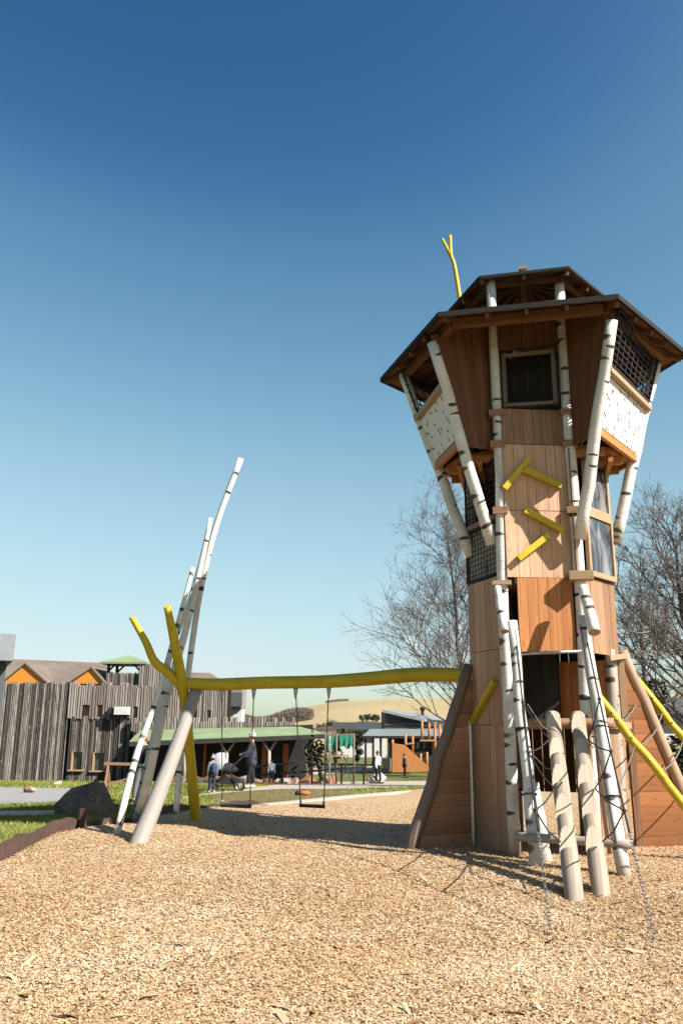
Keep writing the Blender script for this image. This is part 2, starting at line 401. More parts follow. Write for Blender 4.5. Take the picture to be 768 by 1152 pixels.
# front bay boards
def panel(name, q, n, mat, parent=TW, **k):
    M = MB(); M.boards(*q, n, **k); return M.build(name, mat, parent)
TILT = .30        # front boards turned to the right so the sun catches them
def fq(x0, x1, z0, z1, y=YF, x2=None, x3=None):
    return [(x0, y + x0 * TILT, z0), (x1, y + x1 * TILT, z0), (x1, y + x1 * TILT, z1), (x0, y + x0 * TILT, z1)]
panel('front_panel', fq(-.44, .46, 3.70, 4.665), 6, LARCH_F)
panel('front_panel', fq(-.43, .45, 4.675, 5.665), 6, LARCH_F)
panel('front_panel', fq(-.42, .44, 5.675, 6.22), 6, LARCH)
panel('front_panel', fq(-.42, .44, 7.16, 7.75), 5, BROWN)
panel('lower_front_panel', fq(-.31, .44, 2.66, 3.69, -.95), 5, ORANGE)['label'] = 'bright orange lower front panel'
M = MB(); M.tube([(-.36, -1.0, 2.63), (.5, -1.0, 2.66)], .022, 8); M.build('door_bar', STEEL, TW)
# front window: frame wrapped in rope, wood inner edge, rope outline
fr = MB()
for a, b, w_, h_ in (((-.36, -.955, 6.30), (.36, -.955, 6.29), .045, .05), ((-.36, -.955, 7.10), (.36, -.955, 7.11), .045, .05)):
    fr.bar(a, b, w_, h_)
for x in (-.36, .36): fr.bar((x, -.955, 6.26), (x, -.955, 7.14), .06, .045, (0, 1, 0))
WF = fr.build('window_frame', LOGB, TW)
M = MB()
rect = [(-.41, -1.0, 6.24), (.41, -1.0, 6.24), (.42, -1.0, 6.7), (.39, -1.0, 7.17), (-.40, -1.0, 7.17), (-.42, -1.0, 6.7), (-.41, -1.0, 6.24)]
rect = [Vector(p) for p in rect]
for a, b in zip(rect[:-1], rect[1:]): M.tube([a, a.lerp(b, .5), b], .012, 6)
M.build('rope_outline', ROPE, WF)
M = MB()
for sx in (-1, 1):
    for k in range(10):
        z = 6.34 + k * .078; M.tube([(sx * .325, -.99, z), (sx * .405, -.995, z + .012)], .007, 5)
M.build('net', GREYROPE, WF)

# body walls between hexagon corners
def wallq(a0, a1, z0, z1, r=RB, s0=0, s1=1):
    p0, p1 = Hx(a0, r, 0), Hx(a1, r, 0); a, b = p0.lerp(p1, s0), p0.lerp(p1, s1)
    return [(a.x, a.y, z0), (b.x, b.y, z0), (b.x, b.y, z1), (a.x, a.y, z1)]
panel('side_panel', wallq(180, 240, 0, 1.68), 6, LARCH_LIFT)
panel('side_panel', wallq(180, 240, 1.69, 2.72), 6, LARCH_LIFT)
panel('side_panel', wallq(180, 240, 2.73, 3.76), 6, LARCH_LIFT)
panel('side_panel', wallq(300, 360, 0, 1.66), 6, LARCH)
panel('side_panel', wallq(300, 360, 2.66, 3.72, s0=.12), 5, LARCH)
for a in (0, 120):
    panel('back_panel', wallq(a, a + 60, 1.72, 5.7), 7, BROWN)
panel('back_panel', wallq(60, 120, .70, 5.7), 7, BROWN)
panel('inner_wall', [(-.62, -.45, 5.7), (.62, -.45, 5.7), (.62, -.45, 7.7), (-.62, -.45, 7.7)], 6, DARKM)  # dark boards added so the window opening reads as deep shade
panel('inner_wall', [(-.42, -.02, 1.74), (.20, -.02, 1.74), (.20, -.02, 3.6), (-.42, -.02, 3.6)], 3, DARKM)  # dark boards added so the doorway reads as deep shade
panel('back_panel', wallq(120, 180, 0, 1.7), 6, BROWN)
panel('back_panel', wallq(0, 60, 0, 1.7), 6, BROWN)
panel('inner_panel', [(.22, .2, 1.74), (.85, -.1, 1.74), (.85, -.1, 2.6), (.22, .2, 2.6)], 4, ORANGE)
# light posts and rails of the right hand opening
M = MB(); M.bar(Hx(0, 1.09, 1.72), Hx(0, 1.09, 2.66), .09, .09, (0, 1, 0)); M.build('opening_post', FRAME, TW)
M = MB(); a_, b_ = Hx(300, 1.12, 1.69), Hx(0, 1.14, 1.69); M.bar(a_, b_, .07, .09); M.build('rail', FRAME, TW)
M = MB(); a_, b_ = Hx(330, 1.02, 2.60), Hx(0, 1.16, 2.67); M.bar(a_, b_, .06, .07); M.build('rail', FRAME, TW)
for z, r in ((1.66, 1.02), (3.68, 1.02), (5.62, 1.45)):
    M = MB(); n_ = 9
    for k in range(n_):            # deck boards cut to the hexagon
        x0, x1 = -r + 2 * r * k / n_ + .004, -r + 2 * r * (k + 1) / n_ - .004
        h = lambda x: min(.76, r * .866, max(0, (r - abs(x)) * 1.732))
        lo = [(x0, -h(x0), z), (x1, -h(x1), z), (x1, h(x1), z), (x0, h(x0), z)]
        M.hexa(lo, [(p[0], p[1], p[2] + .045) for p in lo], 0, random.random())
    M.build('deck', [LARCH if z < 5 else ORANGE], TW)
# joists under the cabin floor: ends show as steps
for k, y in enumerate((-.75, -.25, .25, .75)):
    M = MB(); L = (1.47 - abs(y) * .577) * .98; M.bar((-L, y, 5.555), (L, y, 5.555), .07, .12); M.build('joist', ORANGE, TW)
for sx in (-1, 1):
    for k, off in enumerate((.78, 1.1)):
        M = MB(); M.bar((sx * off, -.86 + .2 * k, 5.46), (sx * off, .86 - .2 * k, 5.46), .07, .07); M.build('joist', ORANGE, TW)

# storey windows of the right face
def window(a0, a1, s0, s1, z0, z1, r, net=False):
    q = [Vector(p) for p in wallq(a0, a1, z0, z1, r, s0, s1)]
    f = MB(); n_ = (q[1] - q[0]).cross(q[3] - q[0]).normalized()
    for i, j in ((0, 1), (3, 2)):
        f.bar(q[i], q[j], .06, .075)
    up = n_
    for i, j in ((0, 3), (1, 2)):
        d = (q[1] - q[0]).normalized() * (.032 if i == 0 else -.032)
        f.bar(q[i] + d + Vector((0, 0, .0377)), q[j] + d - Vector((0, 0, .0377)), .065, .055, up)
    F = f.build('window_frame', FRAME, TW)
    g = MB(); e = .012
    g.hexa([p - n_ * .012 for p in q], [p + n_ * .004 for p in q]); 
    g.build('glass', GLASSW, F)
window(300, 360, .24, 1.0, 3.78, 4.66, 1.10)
window(300, 360, .30, 1.0, 4.74, 5.52, 1.085)
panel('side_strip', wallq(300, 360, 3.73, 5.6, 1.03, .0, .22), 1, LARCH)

# storeys of the left face: dark bark-print panel, timber rail, net window
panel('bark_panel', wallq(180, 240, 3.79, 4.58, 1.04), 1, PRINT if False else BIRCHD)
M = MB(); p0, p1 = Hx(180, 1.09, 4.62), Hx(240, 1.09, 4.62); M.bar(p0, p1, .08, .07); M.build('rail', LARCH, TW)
def net(q, nu, nv, r, name, mat, parent=TW, rim=.016, sag=.0):
    q = [Vector(p) for p in q]; M = MB()
    n_ = (q[1] - q[0]).cross(q[3] - q[0]).normalized()
    def P(u, v): return q[0].lerp(q[1], u).lerp(q[3].lerp(q[2], u), v) + n_ * (sag * math.sin(PI * u) * math.sin(PI * v))
    for i in range(1, nu): M.tube([P(i / nu, v / 6) for v in range(7)], r, 4)
    for j in range(1, nv): M.tube([P(u / 6, j / nv) for u in range(7)], r, 4)
    for i in range(1, nu):
        for j in range(1, nv): M.sphere(P(i / nu, j / nv), r * 1.9, 5, 3)
    for a, b in ((0, 1), (1, 2), (2, 3), (3, 0)): M.tube([q[a], q[b]], rim, 5)
    # lacing round the rim
    for a, b in ((0, 1), (2, 3)):
        L = int((q[b] - q[a]).length / .055)
        for k in range(L): M.sphere(q[a].lerp(q[b], (k + .5) / L), rim * 1.5, 5, 3)
    return M.build(name, mat, parent)
net(wallq(180, 240, 4.68, 5.5, 1.07), 9, 9, .007, 'net', ROPE)
net(wallq(180, 240, 3.80, 4.56, 1.075), 11, 10, .006, 'net', ROPE)
M = MB(); M.sphere((-.92, .30, 3.25), .27, 16, 10, sc=(.75, 1, 1)); M.build('dome_window', DOME, TW)

# leaning birch poles carrying the cabin
POLES = {180: ((184, 1.0, 4.2), (186, 2.03, 7.30)), 240: ((235, 1.12, 4.2), (229.5, 2.10, 7.12)), 300: ((301, 1.12, 4.22), (303, 2.10, 7.12)), 0: ((2, 1.14, 4.35), (4, 2.0, 7.30)), 60: ((60, 1.05, 4.2), (60, 2.04, 7.42)), 120: ((120, 1.05, 4.2), (120, 2.04, 7.42))}
for a, (b_, t_) in POLES.items():
    pole('leaning_pole', Hx(*b_), Hx(*t_), .088, .078, seed=a + 11, amp=.02)

# cabin, hung between the leaning poles
def pp(a, z, out=0.0):
    (a0, r0, z0), (a1, r1, z1) = POLES[a]; p = Hx(a0, r0, z0).lerp(Hx(a1, r1, z1), (z - z0) / (z1 - z0)); h = Vector((p.x, p.y, 0)).normalized(); return Vector((p.x + h.x * out, p.y + h.y * out, z))
def cr(z): return 1.0 + (z - 4.2) * (2.04 - 1.0) / (7.42 - 4.2)      # radius of the pole line
def cq(a0, a1, z0, z1, out=.0, s0=.03, s1=.97):
    a0 %= 360; a1 %= 360; b0, b1, t0, t1 = pp(a0, z0, out), pp(a1, z0, out), pp(a0, z1, out), pp(a1, z1, out)
    return [b0.lerp(b1, s0), b0.lerp(b1, s1), t0.lerp(t1, s1), t0.lerp(t1, s0)]
for a in (180, 300, 0, 120):
    q = cq(a, a + 60, 5.74, 6.42, .035); M = MB()
    n_ = (q[1] - q[0]).cross(q[3] - q[0]).normalized()
    M.hexa([p - n_ * .03 for p in q], q); M.build('parapet', PRINT, TW)
    r0, r1 = pp(a, 6.47, .06), pp((a + 60) % 360, 6.47, .06)
    M = MB(); M.bar(r0.lerp(r1, .02), r0.lerp(r1, .98), .09, .075); M.build('parapet_rail', FRAME, TW)
    r0, r1 = pp(a, 5.66, .03), pp((a + 60) % 360, 5.66, .03)
    M = MB(); M.bar(r0.lerp(r1, .03), r0.lerp(r1, .97), .06, .12); M.build('floor_edge_beam', ORANGE, TW)
    q = cq(a, a + 60, 5.70, 6.42, -.04); panel('parapet_lining', [q[1], q[0], q[3], q[2]], 6, BROWN)
net(cq(300, 360, 6.56, 7.30, .05, .05, .95), 9, 9, .011, 'net', ROPE, rim=.02)
# the left window is netted only along its rim
M = MB(); q = cq(180, 240, 6.55, 7.30, .03, .06, .94)
M.tube([q[0], q[1], q[2], q[3], q[0]], .014, 5); lac = []; nn = (q[1] - q[0]).cross(q[3] - q[0]).normalized()
for a, b in ((0, 1), (1, 2), (2, 3), (3, 0)):
    L = int((q[b] - q[a]).length / .035)
    for k in range(L): lac.append(q[a].lerp(q[b], k / L) + nn * .022 * (1 if k % 2 else -1) + (q[(b + 1) % 4] - q[b]).normalized() * .02 * (1 if k % 4 < 2 else -1))
M.tube(lac, .008, 4); M.build('net', ROPE, TW)
for a in (0, 120): net(cq(a, a + 60, 6.56, 7.30, .05, .05, .95), 8, 8, .010, 'net', ROPE, rim=.02)
# fan walls each side of the front bay and of the back bay
for sy in (1, -1):
    def S(p): return Vector((p[0], p[1] * sy, p[2]))
    zl, zh = 5.62, 7.74
    for sx in (-1, 1):
        bay0, bay1 = S((sx * .57, YF, zl)), S((sx * .57, YF, zh))
        key = {(1, -1): 240, (1, 1): 300, (-1, -1): 120, (-1, 1): 60}[(sy, sx)]
        pl0, pl1 = pp(key, zl, -.03), pp(key, 7.24, -.03)
        q = [pl0, bay0, bay1, pl1] if sx * sy < 0 else [bay0, pl0, pl1, bay1]
        panel('fan_wall', q, 6, BROWN, th=.03)
panel('back_wall', [(.5, -YF, 5.7), (-.5, -YF, 5.7), (-.5, -YF, 7.0), (.5, -YF, 7.0)], 6, BROWN)

# main roof: felt skin on boards, wall plates, rafters
def hexring(name, r0, z0, r1, z1, th, mat, mat2=None, parent=TW):
    M = MB()
    for a in ANG:
        lo = [Hx(a, r0, z0), Hx(a + 60, r0, z0), Hx(a + 60, r1, z1), Hx(a, r1, z1)]
        M.hexa(lo, [p + Vector((0, 0, th)) for p in lo], 0, random.random())
    return M.build(name, mat, parent)
ROOF = hexring('roof', 2.43, 7.262, .98, 7.92, .075, BITUMEN)
M = MB()
for a in ANG:                      # board lining under the felt
    q = [Hx(a, 2.34, 7.285), Hx(a + 60, 2.34, 7.285), Hx(a + 60, .98, 7.90), Hx(a, .98, 7.902)]
    M.boards(q[1], q[0], q[3], q[2], 14, th=.02, gap=.004)
M.build('roof_boards', BROWN, ROOF)
for a in ANG:
    M = MB(); M.bar(Hx(a, 2.08, 7.28), Hx(a + 60, 2.08, 7.28), .10, .13, t=.2); M.build('wall_plate', BROWN, TW)
for a in ANG:
    for s in (0.02, .27, .5, .73):
        e0 = Hx(a, 2.36, 7.235).lerp(Hx(a + 60, 2.36, 7.235), s); e1 = Hx(a, 1.0, 7.835).lerp(Hx(a + 60, 1.0, 7.835), s)
        M = MB(); M.bar(e0, e1, .05, .075, t=.5); M.build('rafter', BROWN, ROOF)
for a in ANG:
    M = MB(); M.bar(Hx(a, 1.0, 7.90), Hx(a + 60, 1.0, 7.90), .06, .16); M.build('curb', BROWN, TW)
# cupola
CUP = MB(); ap = Vector((0, 0, 8.84))
for a in ANG:
    p, q_ = Hx(a, 1.34, 8.33), Hx(a + 60, 1.34, 8.33); th = Vector((0, 0, .045))
    i = len(CUP.v); CUP.v += [tuple(x) for x in (p, q_, ap, p + th, q_ + th, ap + th)]
    for f in ((0, 2, 1), (3, 4, 5), (0, 1, 4, 3)): CUP.face([i + k for k in f], [(0, 0)] * len(f))
CUP = CUP.build('cupola_roof', BITUMEN, TW)
M = MB()
for a in ANG:
    p, q_ = Hx(a, 1.31, 8.322), Hx(a + 60, 1.31, 8.322)
    M.boards(q_, p, Hx(a, .04, 8.80), Hx(a + 60, .04, 8.80), 8, th=.016)
M.build('cupola_boards', BROWN, CUP)
for a in ANG:
    for s in (0, .5):
        e = Hx(a, 1.29, 8.29).lerp(Hx(a + 60, 1.29, 8.29), s); M = MB(); M.bar(e, Vector((0, 0, 8.76)) + (e - Vector((0, 0, e.z))) * .07, .05, .07); M.build('rafter', BROWN, CUP)
    M = MB(); M.bar(Hx(a, 1.05, 8.32), Hx(a + 60, 1.05, 8.32), .06, .09); M.build('cupola_plate', BROWN, CUP)
M = MB(); M.box((0, 0, 8.75), (.1, .1, .72)); M.box((0, 0, 9.08), (.13, .13, .06)); M.build('finial', FRAME, CUP)
# forked yellow branch standing on the roof
b0 = to_local(at(518, 345, 13.1)); b1 = to_local(at(511, 300, 13.1)); b2 = to_local(at(507, 287, 13.1)); b3 = to_local(at(506, 265, 13.1)); b4 = to_local(at(497, 269, 13.1))
b0 = Vector((b0.x, b0.y, b0.z))
M = MB(); M.tube(dense([b0 - Vector((0, 0, .35)), b0, b1, b2, b3], 18), [.045, .036, .03], 8); M.tube([b2 + Vector((0, 0, -.03)), b2.lerp(b4, .5), b4], [.032, .028, .026], 8)
M.build('forked_branch', YELLOW, TW)

# yellow hand bars on the panels
for a, b in (((-.43, 4.97), (-.06, 5.43)), ((-.16, 5.27), (.37, 5.03)), ((-.16, 4.66), (.36, 4.37)), ((-.28, 3.95), (.15, 4.30))):
    M = MB(); M.bar((a[0], -.99 + a[0] * TILT, a[1]), (b[0], -.99 + b[0] * TILT, b[1]), .075, .085, (0, 0, 1)); M.build('grip_bar', YELLOW, TW)
n_ = Hx(210, 1, 0); c0 = Hx(180, RB, 1.72).lerp(Hx(240, RB, 1.72), .08) + n_ * .05; c1 = Hx(180, RB, 2.28).lerp(Hx(240, RB, 2.28), .80) + n_ * .05
M = MB(); M.bar(c0, c1, .07, .07); M.build('grip_bar', YELLOW, TW)

# buttress fins left and right
def fin(foot, root, top, spread):
    foot, root = Vector(foot), Vector(root); d = (foot - root).normalized()
    M = MB(); L = (foot - root).length
    M.tube(curve(root + Vector((0, 0, top)) + d * .02, foot + d * .06 - Vector((0, 0, .15)), 9, .03, spread), [.075, .10], 12, 0, 1)
    M.build('buttress_log', [LOGB if spread == 1 else LOGR, CUT], TW)
    M = MB(); n = 13; zs = [top * .93 * k / n for k in range(n + 1)]
    for k in range(n):
        e = lambda z: L * (1 - z / top) - .02
        z0, z1 = zs[k] + .0006, zs[k + 1] - .0006
        p = [root, root + d * e(z0), root + d * max(e(z1), .02), root]
        P = [Vector((v.x, v.y, zz)) for v, zz in zip(p, (z0, z0, z1, z1))]
        nn = Vector((-d.y, d.x, 0)) * .022 * (1 if spread == 1 else -1); jj = nn.normalized() * random.uniform(-.004, .004)
        i = len(M.v); M.hexa([v - nn + jj for v in P], [v + nn + jj for v in P], 0, random.uniform(.1, 1))
    return M.build('buttress_boards', FINB if spread == 1 else ORANGE_D, TW)
fin((-1.93, -.66, 0), (-1.08, -.01, 0), 2.55, 1)
fin((2.12, .72, 0), (1.11, .06, 0), 2.75, 2)
M = MB(); M.bar((1.16, .10, 0), (1.16, .10, 1.75), .10, .10, (0, 1, 0)); M.build('buttress_post', LARCH, TW)
M = MB(); M.bar((-1.10, -.06, 0), (-1.10, -.06, 1.75), .035, .035, (0, 1, 0)); M.build('edge_strip', STEEL, TW)

# ------------------------------------------------ the ramp in front: birch stringers, notched logs, crossbars, rope net, chains
LP0, LP1 = Vector((-.22, -1.85, -.1)), Vector((-.40, -1.16, 3.06))
RP0, RP1 = Vector((.76, -2.22, -.1)), Vector((.52, -1.16, 3.10))
pole('ramp_stringer', LP0, LP1, .078, .07, seed=21, amp=.02)
pole('ramp_stringer', RP0, RP1, .082, .074, seed=22, amp=.02)
pole('hanging_log', (-.585, -1.10, 3.55), (-.50, -1.42, 2.90), .05, .056, BIRCH, seed=25, amp=.01)
pole('hanging_log', (.565, -1.14, 3.52), (.65, -1.46, 2.86), .066, .08, BIRCH, seed=26, amp=.01)
pole('short_post', (-.10, -1.30, -.1), (-.22, -1.10, .95), .085, .07, BIRCH, seed=27, amp=.01)
def notched(p, q, r, seed):
    rnd = random.Random(seed); p, q = Vector(p), Vector(q); L = (q - p).length; d = (q - p).normalized()
    x = d.cross(Vector((0, 0, 1))).normalized(); up = x.cross(d)
    M = MB(); clamp = []; n = 170; seg = 28; i0 = 0; step = L / 6.2
    for k in range(n):
        s = L * k / (n - 1); ph = (s / step + .35) % 1.0
        cut = max(0, ph - .36) / .64 * .125 if s < L * .80 else 0          # saw-tooth treads, none at the foot
        if s > L * .80: cut = 0
        rr = r * (1 + .04 * math.sin(s * 5 + seed))
        for j in range(seg):
            a = 2 * PI * j / seg; c_, s_ = math.cos(a) * rr, math.sin(a) * rr
            clamp.append(cut > .004 and s_ > rr - cut - .002); s_ = min(s_, rr - cut)
            M.v.append(tuple(p + d * s + x * c_ + up * s_))
    for k in range(n - 1):
        for j in range(seg):
            a, b = k * seg + j, k * seg + (j + 1) % seg
            f = (a, a + seg, b + seg, b)
            um = [(2 * PI * r * j / seg, L * k / n), (2 * PI * r * j / seg, L * (k + 1) / n), (2 * PI * r * (j + 1) / seg, L * (k + 1) / n), (2 * PI * r * (j + 1) / seg, L * k / n)]
            M.face(f, um, 2 if clamp[k * seg + j] and clamp[k * seg + (j + 1) % seg] else 0, .3, False)
    M.face(list(range(seg)), None, 1); M.face(list(reversed(range((n - 1) * seg, n * seg))), None, 1)
    return M.build('notched_log', [LOGS, CUT, LOGC], TW)
notched((.07, -1.06, 1.80), (.15, -3.62, -.12), .094, 1)
notched((.39, -1.06, 1.80), (.42, -3.42, -.12), .094, 2)
pole('crossbar', (-.36, -1.10, 1.70), (.84, -1.12, 1.72), .07, .07, LARCH, seed=30, amp=.004)
pole('crossbar', (-.46, -1.80, .37), (.86, -2.14, .37), .055, .05, LOGW, seed=31, amp=.004)
AL, AR = to_local(ground_at(620, 1055)), to_local(ground_at(737, 1060))
CHAINM = plain('dull chain', (.22, .22, .23), .5, .2, 20, .6)
def chain(M, p, q, link=.045):
    p, q = Vector(p), Vector(q); n = max(2, int((q - p).length / link)); d = (q - p).normalized(); e = d.cross(Vector((.2, 1, .1))).normalized(); f = d.cross(e)
    for k in range(n): M.torus(p.lerp(q, (k + .5) / n), .016, .0045, e if k % 2 else f, 10, 4, stretch=d)
def side_net(top, anchor, logs, name_, side):
    top, anchor = Vector(top), Vector(anchor); k = top.lerp(anchor, .70); R = MB()
    pts = [top.lerp(anchor, t) + Vector((0, 0, -.10 * math.sin(PI * t))) for t in np.linspace(0, .72, 12)]
    R.tube(pts, .011, 6)
    nodes = [pts[i] for i in (4, 7, 10)]
    for i, nd in enumerate(nodes):
        R.sphere(nd, .024, 7, 5)
        lp, lq = logs
        u = (.20, .48, .74)[i]
        on = Vector(lp).lerp(Vector(lq), u) + Vector((side * .08, 0, .05))
        R.tube([nd, nd.lerp(on, .5) - Vector((0, 0, .05)), on], .009, 5)
        if i: R.tube([nodes[i], nodes[i].lerp(prev, .5) - Vector((0, 0, .03)), prev], .009, 5)
        prev = on
    o = R.build('rope_net', ROPE, TW)
    C = MB(); chain(C, pts[-1], anchor); C.build('chain', CHAINM, o)
side_net((-.36, -1.26, 2.75), AL, ((.07, -1.06, 1.85), (.15, -3.62, -.08)), 'l', -1)
side_net((.56, -1.27, 2.80), AR, ((.39, -1.06, 1.85), (.42, -3.42, -.08)), 'r', 1)
for sx, p0, p1 in ((-1, LP0, LP1), (1, RP0, RP1)):     # rope tied along each stringer
    M = MB(); P = [p0.lerp(p1, t) + Vector((sx * -.06 + .02 * math.sin(9 * t), -.085, 0)) for t in np.linspace(.15, .97, 14)]
    M.tube(P, .007, 5); 
    for t in (.3, .55): M.torus(p0.lerp(p1, t), .095, .009, (p1 - p0), 14, 5)
    M.build('rope', ROPE, TW)
for t0, t1, zz in ((.35, .62, 0), (.55, .8, 0)):
    M = MB(); a_ = LP0.lerp(LP1, 1 - t0) + Vector((.09, 0, 0)); b_ = Vector((.07, -1.06, 1.85)).lerp(Vector((.15, -3.62, -.08)), t0 - .2)
    M.tube([a_, a_.lerp(b_, .5) - Vector((0, 0, .08)), b_], .008, 5); M.build('rope', GREYROPE, TW)

# ------------------------------------------------ yellow railed rope bridge leaving on the right
BR = thing('rope_ramp', 'rope ramp with two yellow tube handrails leading off the right side of the tower', 'rope ramp', TC, TYAW, local=True)
def yrail(p, q, r=.058):
    p, q = Vector(p), Vector(q); M = MB(); M.tube(curve(p, q, 12, .02, 5), r, 12, cap=0)
    M.sphere(p, r * 1.0, 10, 6)
    o = M.build('handrail', YELLOW, BR)
    for t in (.12, .27, .40, .55):
        c = p.lerp(q, t); B = MB(); B.sphere(c + Vector((0, -.05, .02)), .018, 8, 5); B.build('bolt', STEEL, o)
    return o
A0, A1 = Vector((.66, -.92, 2.09)), Vector((2.16, -.92, -.03))
B0, B1 = Vector((1.36, .6, 2.35)), Vector((2.98, .6, .0))
yrail(A0, A1); yrail(B0, B1)
for t, s in ((.16, .04), (.30, .20), (.45, .36), (.62, .52), (.80, .72)):
    M = MB(); a_, b_ = A0.lerp(A1, t), B0.lerp(B1, s)
    M.tube(dense([a_, a_.lerp(b_, .3) - Vector((0, 0, .12)), a_.lerp(b_, .7) - Vector((0, 0, .12)), b_], 12), .011, 6); M.sphere(a_ + Vector((0, -.03, .0)), .026, 7, 5)
    M.build('net_rope', GREYROPE, BR)
for t in (.16, .3):
    M = MB(); a_ = A0.lerp(A1, t); b_ = Vector((.52 + (t - .16) * 1.0, -1.6 - (t - .16) * 3, 1.55 - (t - .16) * 5))
    M.tube(dense([a_, a_.lerp(b_, .5) - Vector((0, 0, .06)), b_], 10), .009, 5); M.build('net_rope', GREYROPE, BR)
# ------------------------------------------------------------------ swing frame
SW = thing('swing_set', 'swing set of forked yellow post, pale leaning log and long yellow beam', 'swing set', (-2.4, 14.2, 0))
bm = [at(203, 768, 14.1), at(240, 770, 13.95), at(300, 768, 13.7), at(360, 767, 13.45), at(410, 764, 13.2), at(470, 759, 12.95), at(537, 760, 12.66)]
M = MB(); M.tube(dense(bm, 40), [.095, .10, .10, .105, .112, .105], 16, wob=.02); BEAM = M.build('beam', YELLOW, SW)
J = at(206, 775, 14.05)
M = MB(); yf = ground_at(222, 926); yf.z -= .15
M.tube(dense([yf, at(214, 850, 14.75), J, at(197, 725, 13.75), at(188, 682, 13.4)], 26), [.10, .085, .085, .078, .055], 16, wob=.02)
YP = M.build('forked_post', YELLOW, SW)
M = MB(); M.tube(dense([at(208, 796, 14.15), at(203, 772, 14.05), at(190, 757, 13.95), at(174, 744, 13.85), at(164, 722, 13.75), at(148, 694, 13.65)], 26), [.06, .08, .08, .07, .06, .045], 14, wob=.02)
M.build('branch', YELLOW, YP)
M = MB(); lf = ground_at(151, 955); lf.z -= .1
M.tube(dense([lf, lf.lerp(at(221, 776, 14.1), .5) + Vector((.02, 0, -.02)), at(221, 776, 14.1)], 16), [.135, .112, .098], 18, 0, 1, wob=.02)
M.build('log_strut', [LOGG, CUT], SW)
for pts, r in (([ground_at(129, 945), at(152, 855, 13.6), at(176, 787, 13.9), at(199, 706, 14.1), at(217, 639, 14.3)], (.055, .048, .036)),
               ([ground_at(152, 925), at(166, 879, 14.6), at(187, 787, 14.6), at(209, 709, 14.6), at(224, 645, 14.6), at(237, 583, 14.6)], (.085, .07, .042)),
               ([ground_at(197, 929), at(204, 839, 15.0), at(212, 757, 14.9), at(225, 668, 14.8), at(243, 592, 14.8), at(271, 516, 14.8)], (.055, .055, .055)),
               ([ground_at(150, 915), at(170, 840, 15.4), at(192, 738, 15.3), at(216, 667, 15.2), at(231, 612, 15.2)], (.055, .045, .035))):
    pts[0].z -= .1; M = MB(); M.tube(dense(pts, 22), r, 12, 0, 1, wob=.05); M.build('birch_pole', [BIRCH, CUT], SW)
def beam_at(px):
    xs = [203, 240, 300, 360, 410, 470, 537]; k = max(i for i in range(6) if xs[i] <= px); return bm[k].lerp(bm[k + 1], (px - xs[k]) / (xs[k + 1] - xs[k]))
def swing(lab, a, b, sa, sb, Ys):
    h0, h1 = beam_at(a), beam_at(b); s0, s1 = at(sa, 906, Ys), at(sb, 907, Ys); root = (s0 + s1) / 2
    T = thing('swing', lab, 'swing', root, 0, 'swings hanging from the yellow beam')
    M = MB(); M.hexa([s0 + Vector((-.02, -.09, -.018)), s1 + Vector((.02, -.1, -.025)), s1 + Vector((.02, .1, -.025)), s0 + Vector((-.02, .1, -.025))],
                     [s0 + Vector((-.02, -.1, .015)), s1 + Vector((.02, -.1, .015)), s1 + Vector((.02, .1, .015)), s0 + Vector((-.02, .1, .015))]); M.build('seat', RUBBER, T)
    for h, s in ((h0, s0), (h1, s1)):
        h = h - Vector((0, 0, .10)); R = MB(); R.tube([h, h.lerp(s, .5), s], .009, 6); ro = R.build('rope', GREYROPE, T)
        C = MB(); C.tube([h + Vector((0, 0, .04)), h - Vector((0, 0, .07)), h - Vector((0, 0, .16))], [.045, .03, .014], 8); C.build('hanger', STEEL, ro); C = MB(); C.sphere(s + Vector((0, 0, .05)), .02, 8, 6, sc=(1, 1, 2)); C.build('rope_clamp', STEEL, ro)
    return T
swing('rubber swing seat near the forked yellow post, in front of the stroller', 250, 286, 250, 281, 14.0)
swing('rubber swing seat hanging midway along the beam, nearer the tower', 333, 370, 338, 364, 13.6)

# ------------------------------------------------------------------ ground sheets
def chip_left(Y):
    return float(np.interp(Y, [-3, 4, 8, 11.1, 12.3, 13.5, 14.3, 15.07, 16.74, 18.3, 18.94, 20.2, 24.6, 29.3], [-3.6, -3.9, -4.1, -4.22, -4.33, -4.38, -4.1, -3.62, -3.51, -3.02, -1.6, -.86, 1.46, 3.54]))
rng = np.random.RandomState(5)
WV = [(rng.uniform(.3, 1.6), rng.uniform(0, 6.28), rng.uniform(0, 6.28)) for _ in range(12)]
def lump(x, y):
    z = 0
    for f, a, p in WV: z = z + np.sin((x * math.cos(a) + y * math.sin(a)) * f * 2 + p) / (f + .6)
    z = z * .012
    for hx, hy, hr, hd in ((-1.65, 14.0, .55, .09), (-.42, 13.6, .5, .08), (2.4, 8.6, .6, .05), (1.2, 9.6, .9, .05), (-1.2, 8.2, 1.1, .04), (.6, 6.9, .7, .035), (-2.4, 10.6, .9, .04)):
        z = z - hd * np.exp(-((x - hx) ** 2 + (y - hy) ** 2) / hr ** 2)
    return z
q = N('lawn'); ov = q.uv((1, 1, 1), 'Object')
a = q.noise(ov, 1.1, 6, .65); b = q.noise(ov, .22, 4, .6); f_ = q.noise(ov, 26, 4, .7)
c = q.mix(q.ramp(a, [(.35, 0), (.65, 1)]), (.12, .15, .022), (.21, .24, .045))
c = q.mix(q.ramp(b, [(.45, 0), (.68, .75)]), c, (.20, .165, .06))
c = q.mix(q.ramp(f_, [(.35, .7), (.6, 0)]), c, (.025, .04, .01)); q.bump(f_, .6, .03)
LAWN = q.done(c, .9)
q = N('dry lawn'); ov = q.uv((1, 1, 1), 'Object'); a = q.noise(ov, .9, 5, .65); f_ = q.noise(ov, 20, 4, .7)
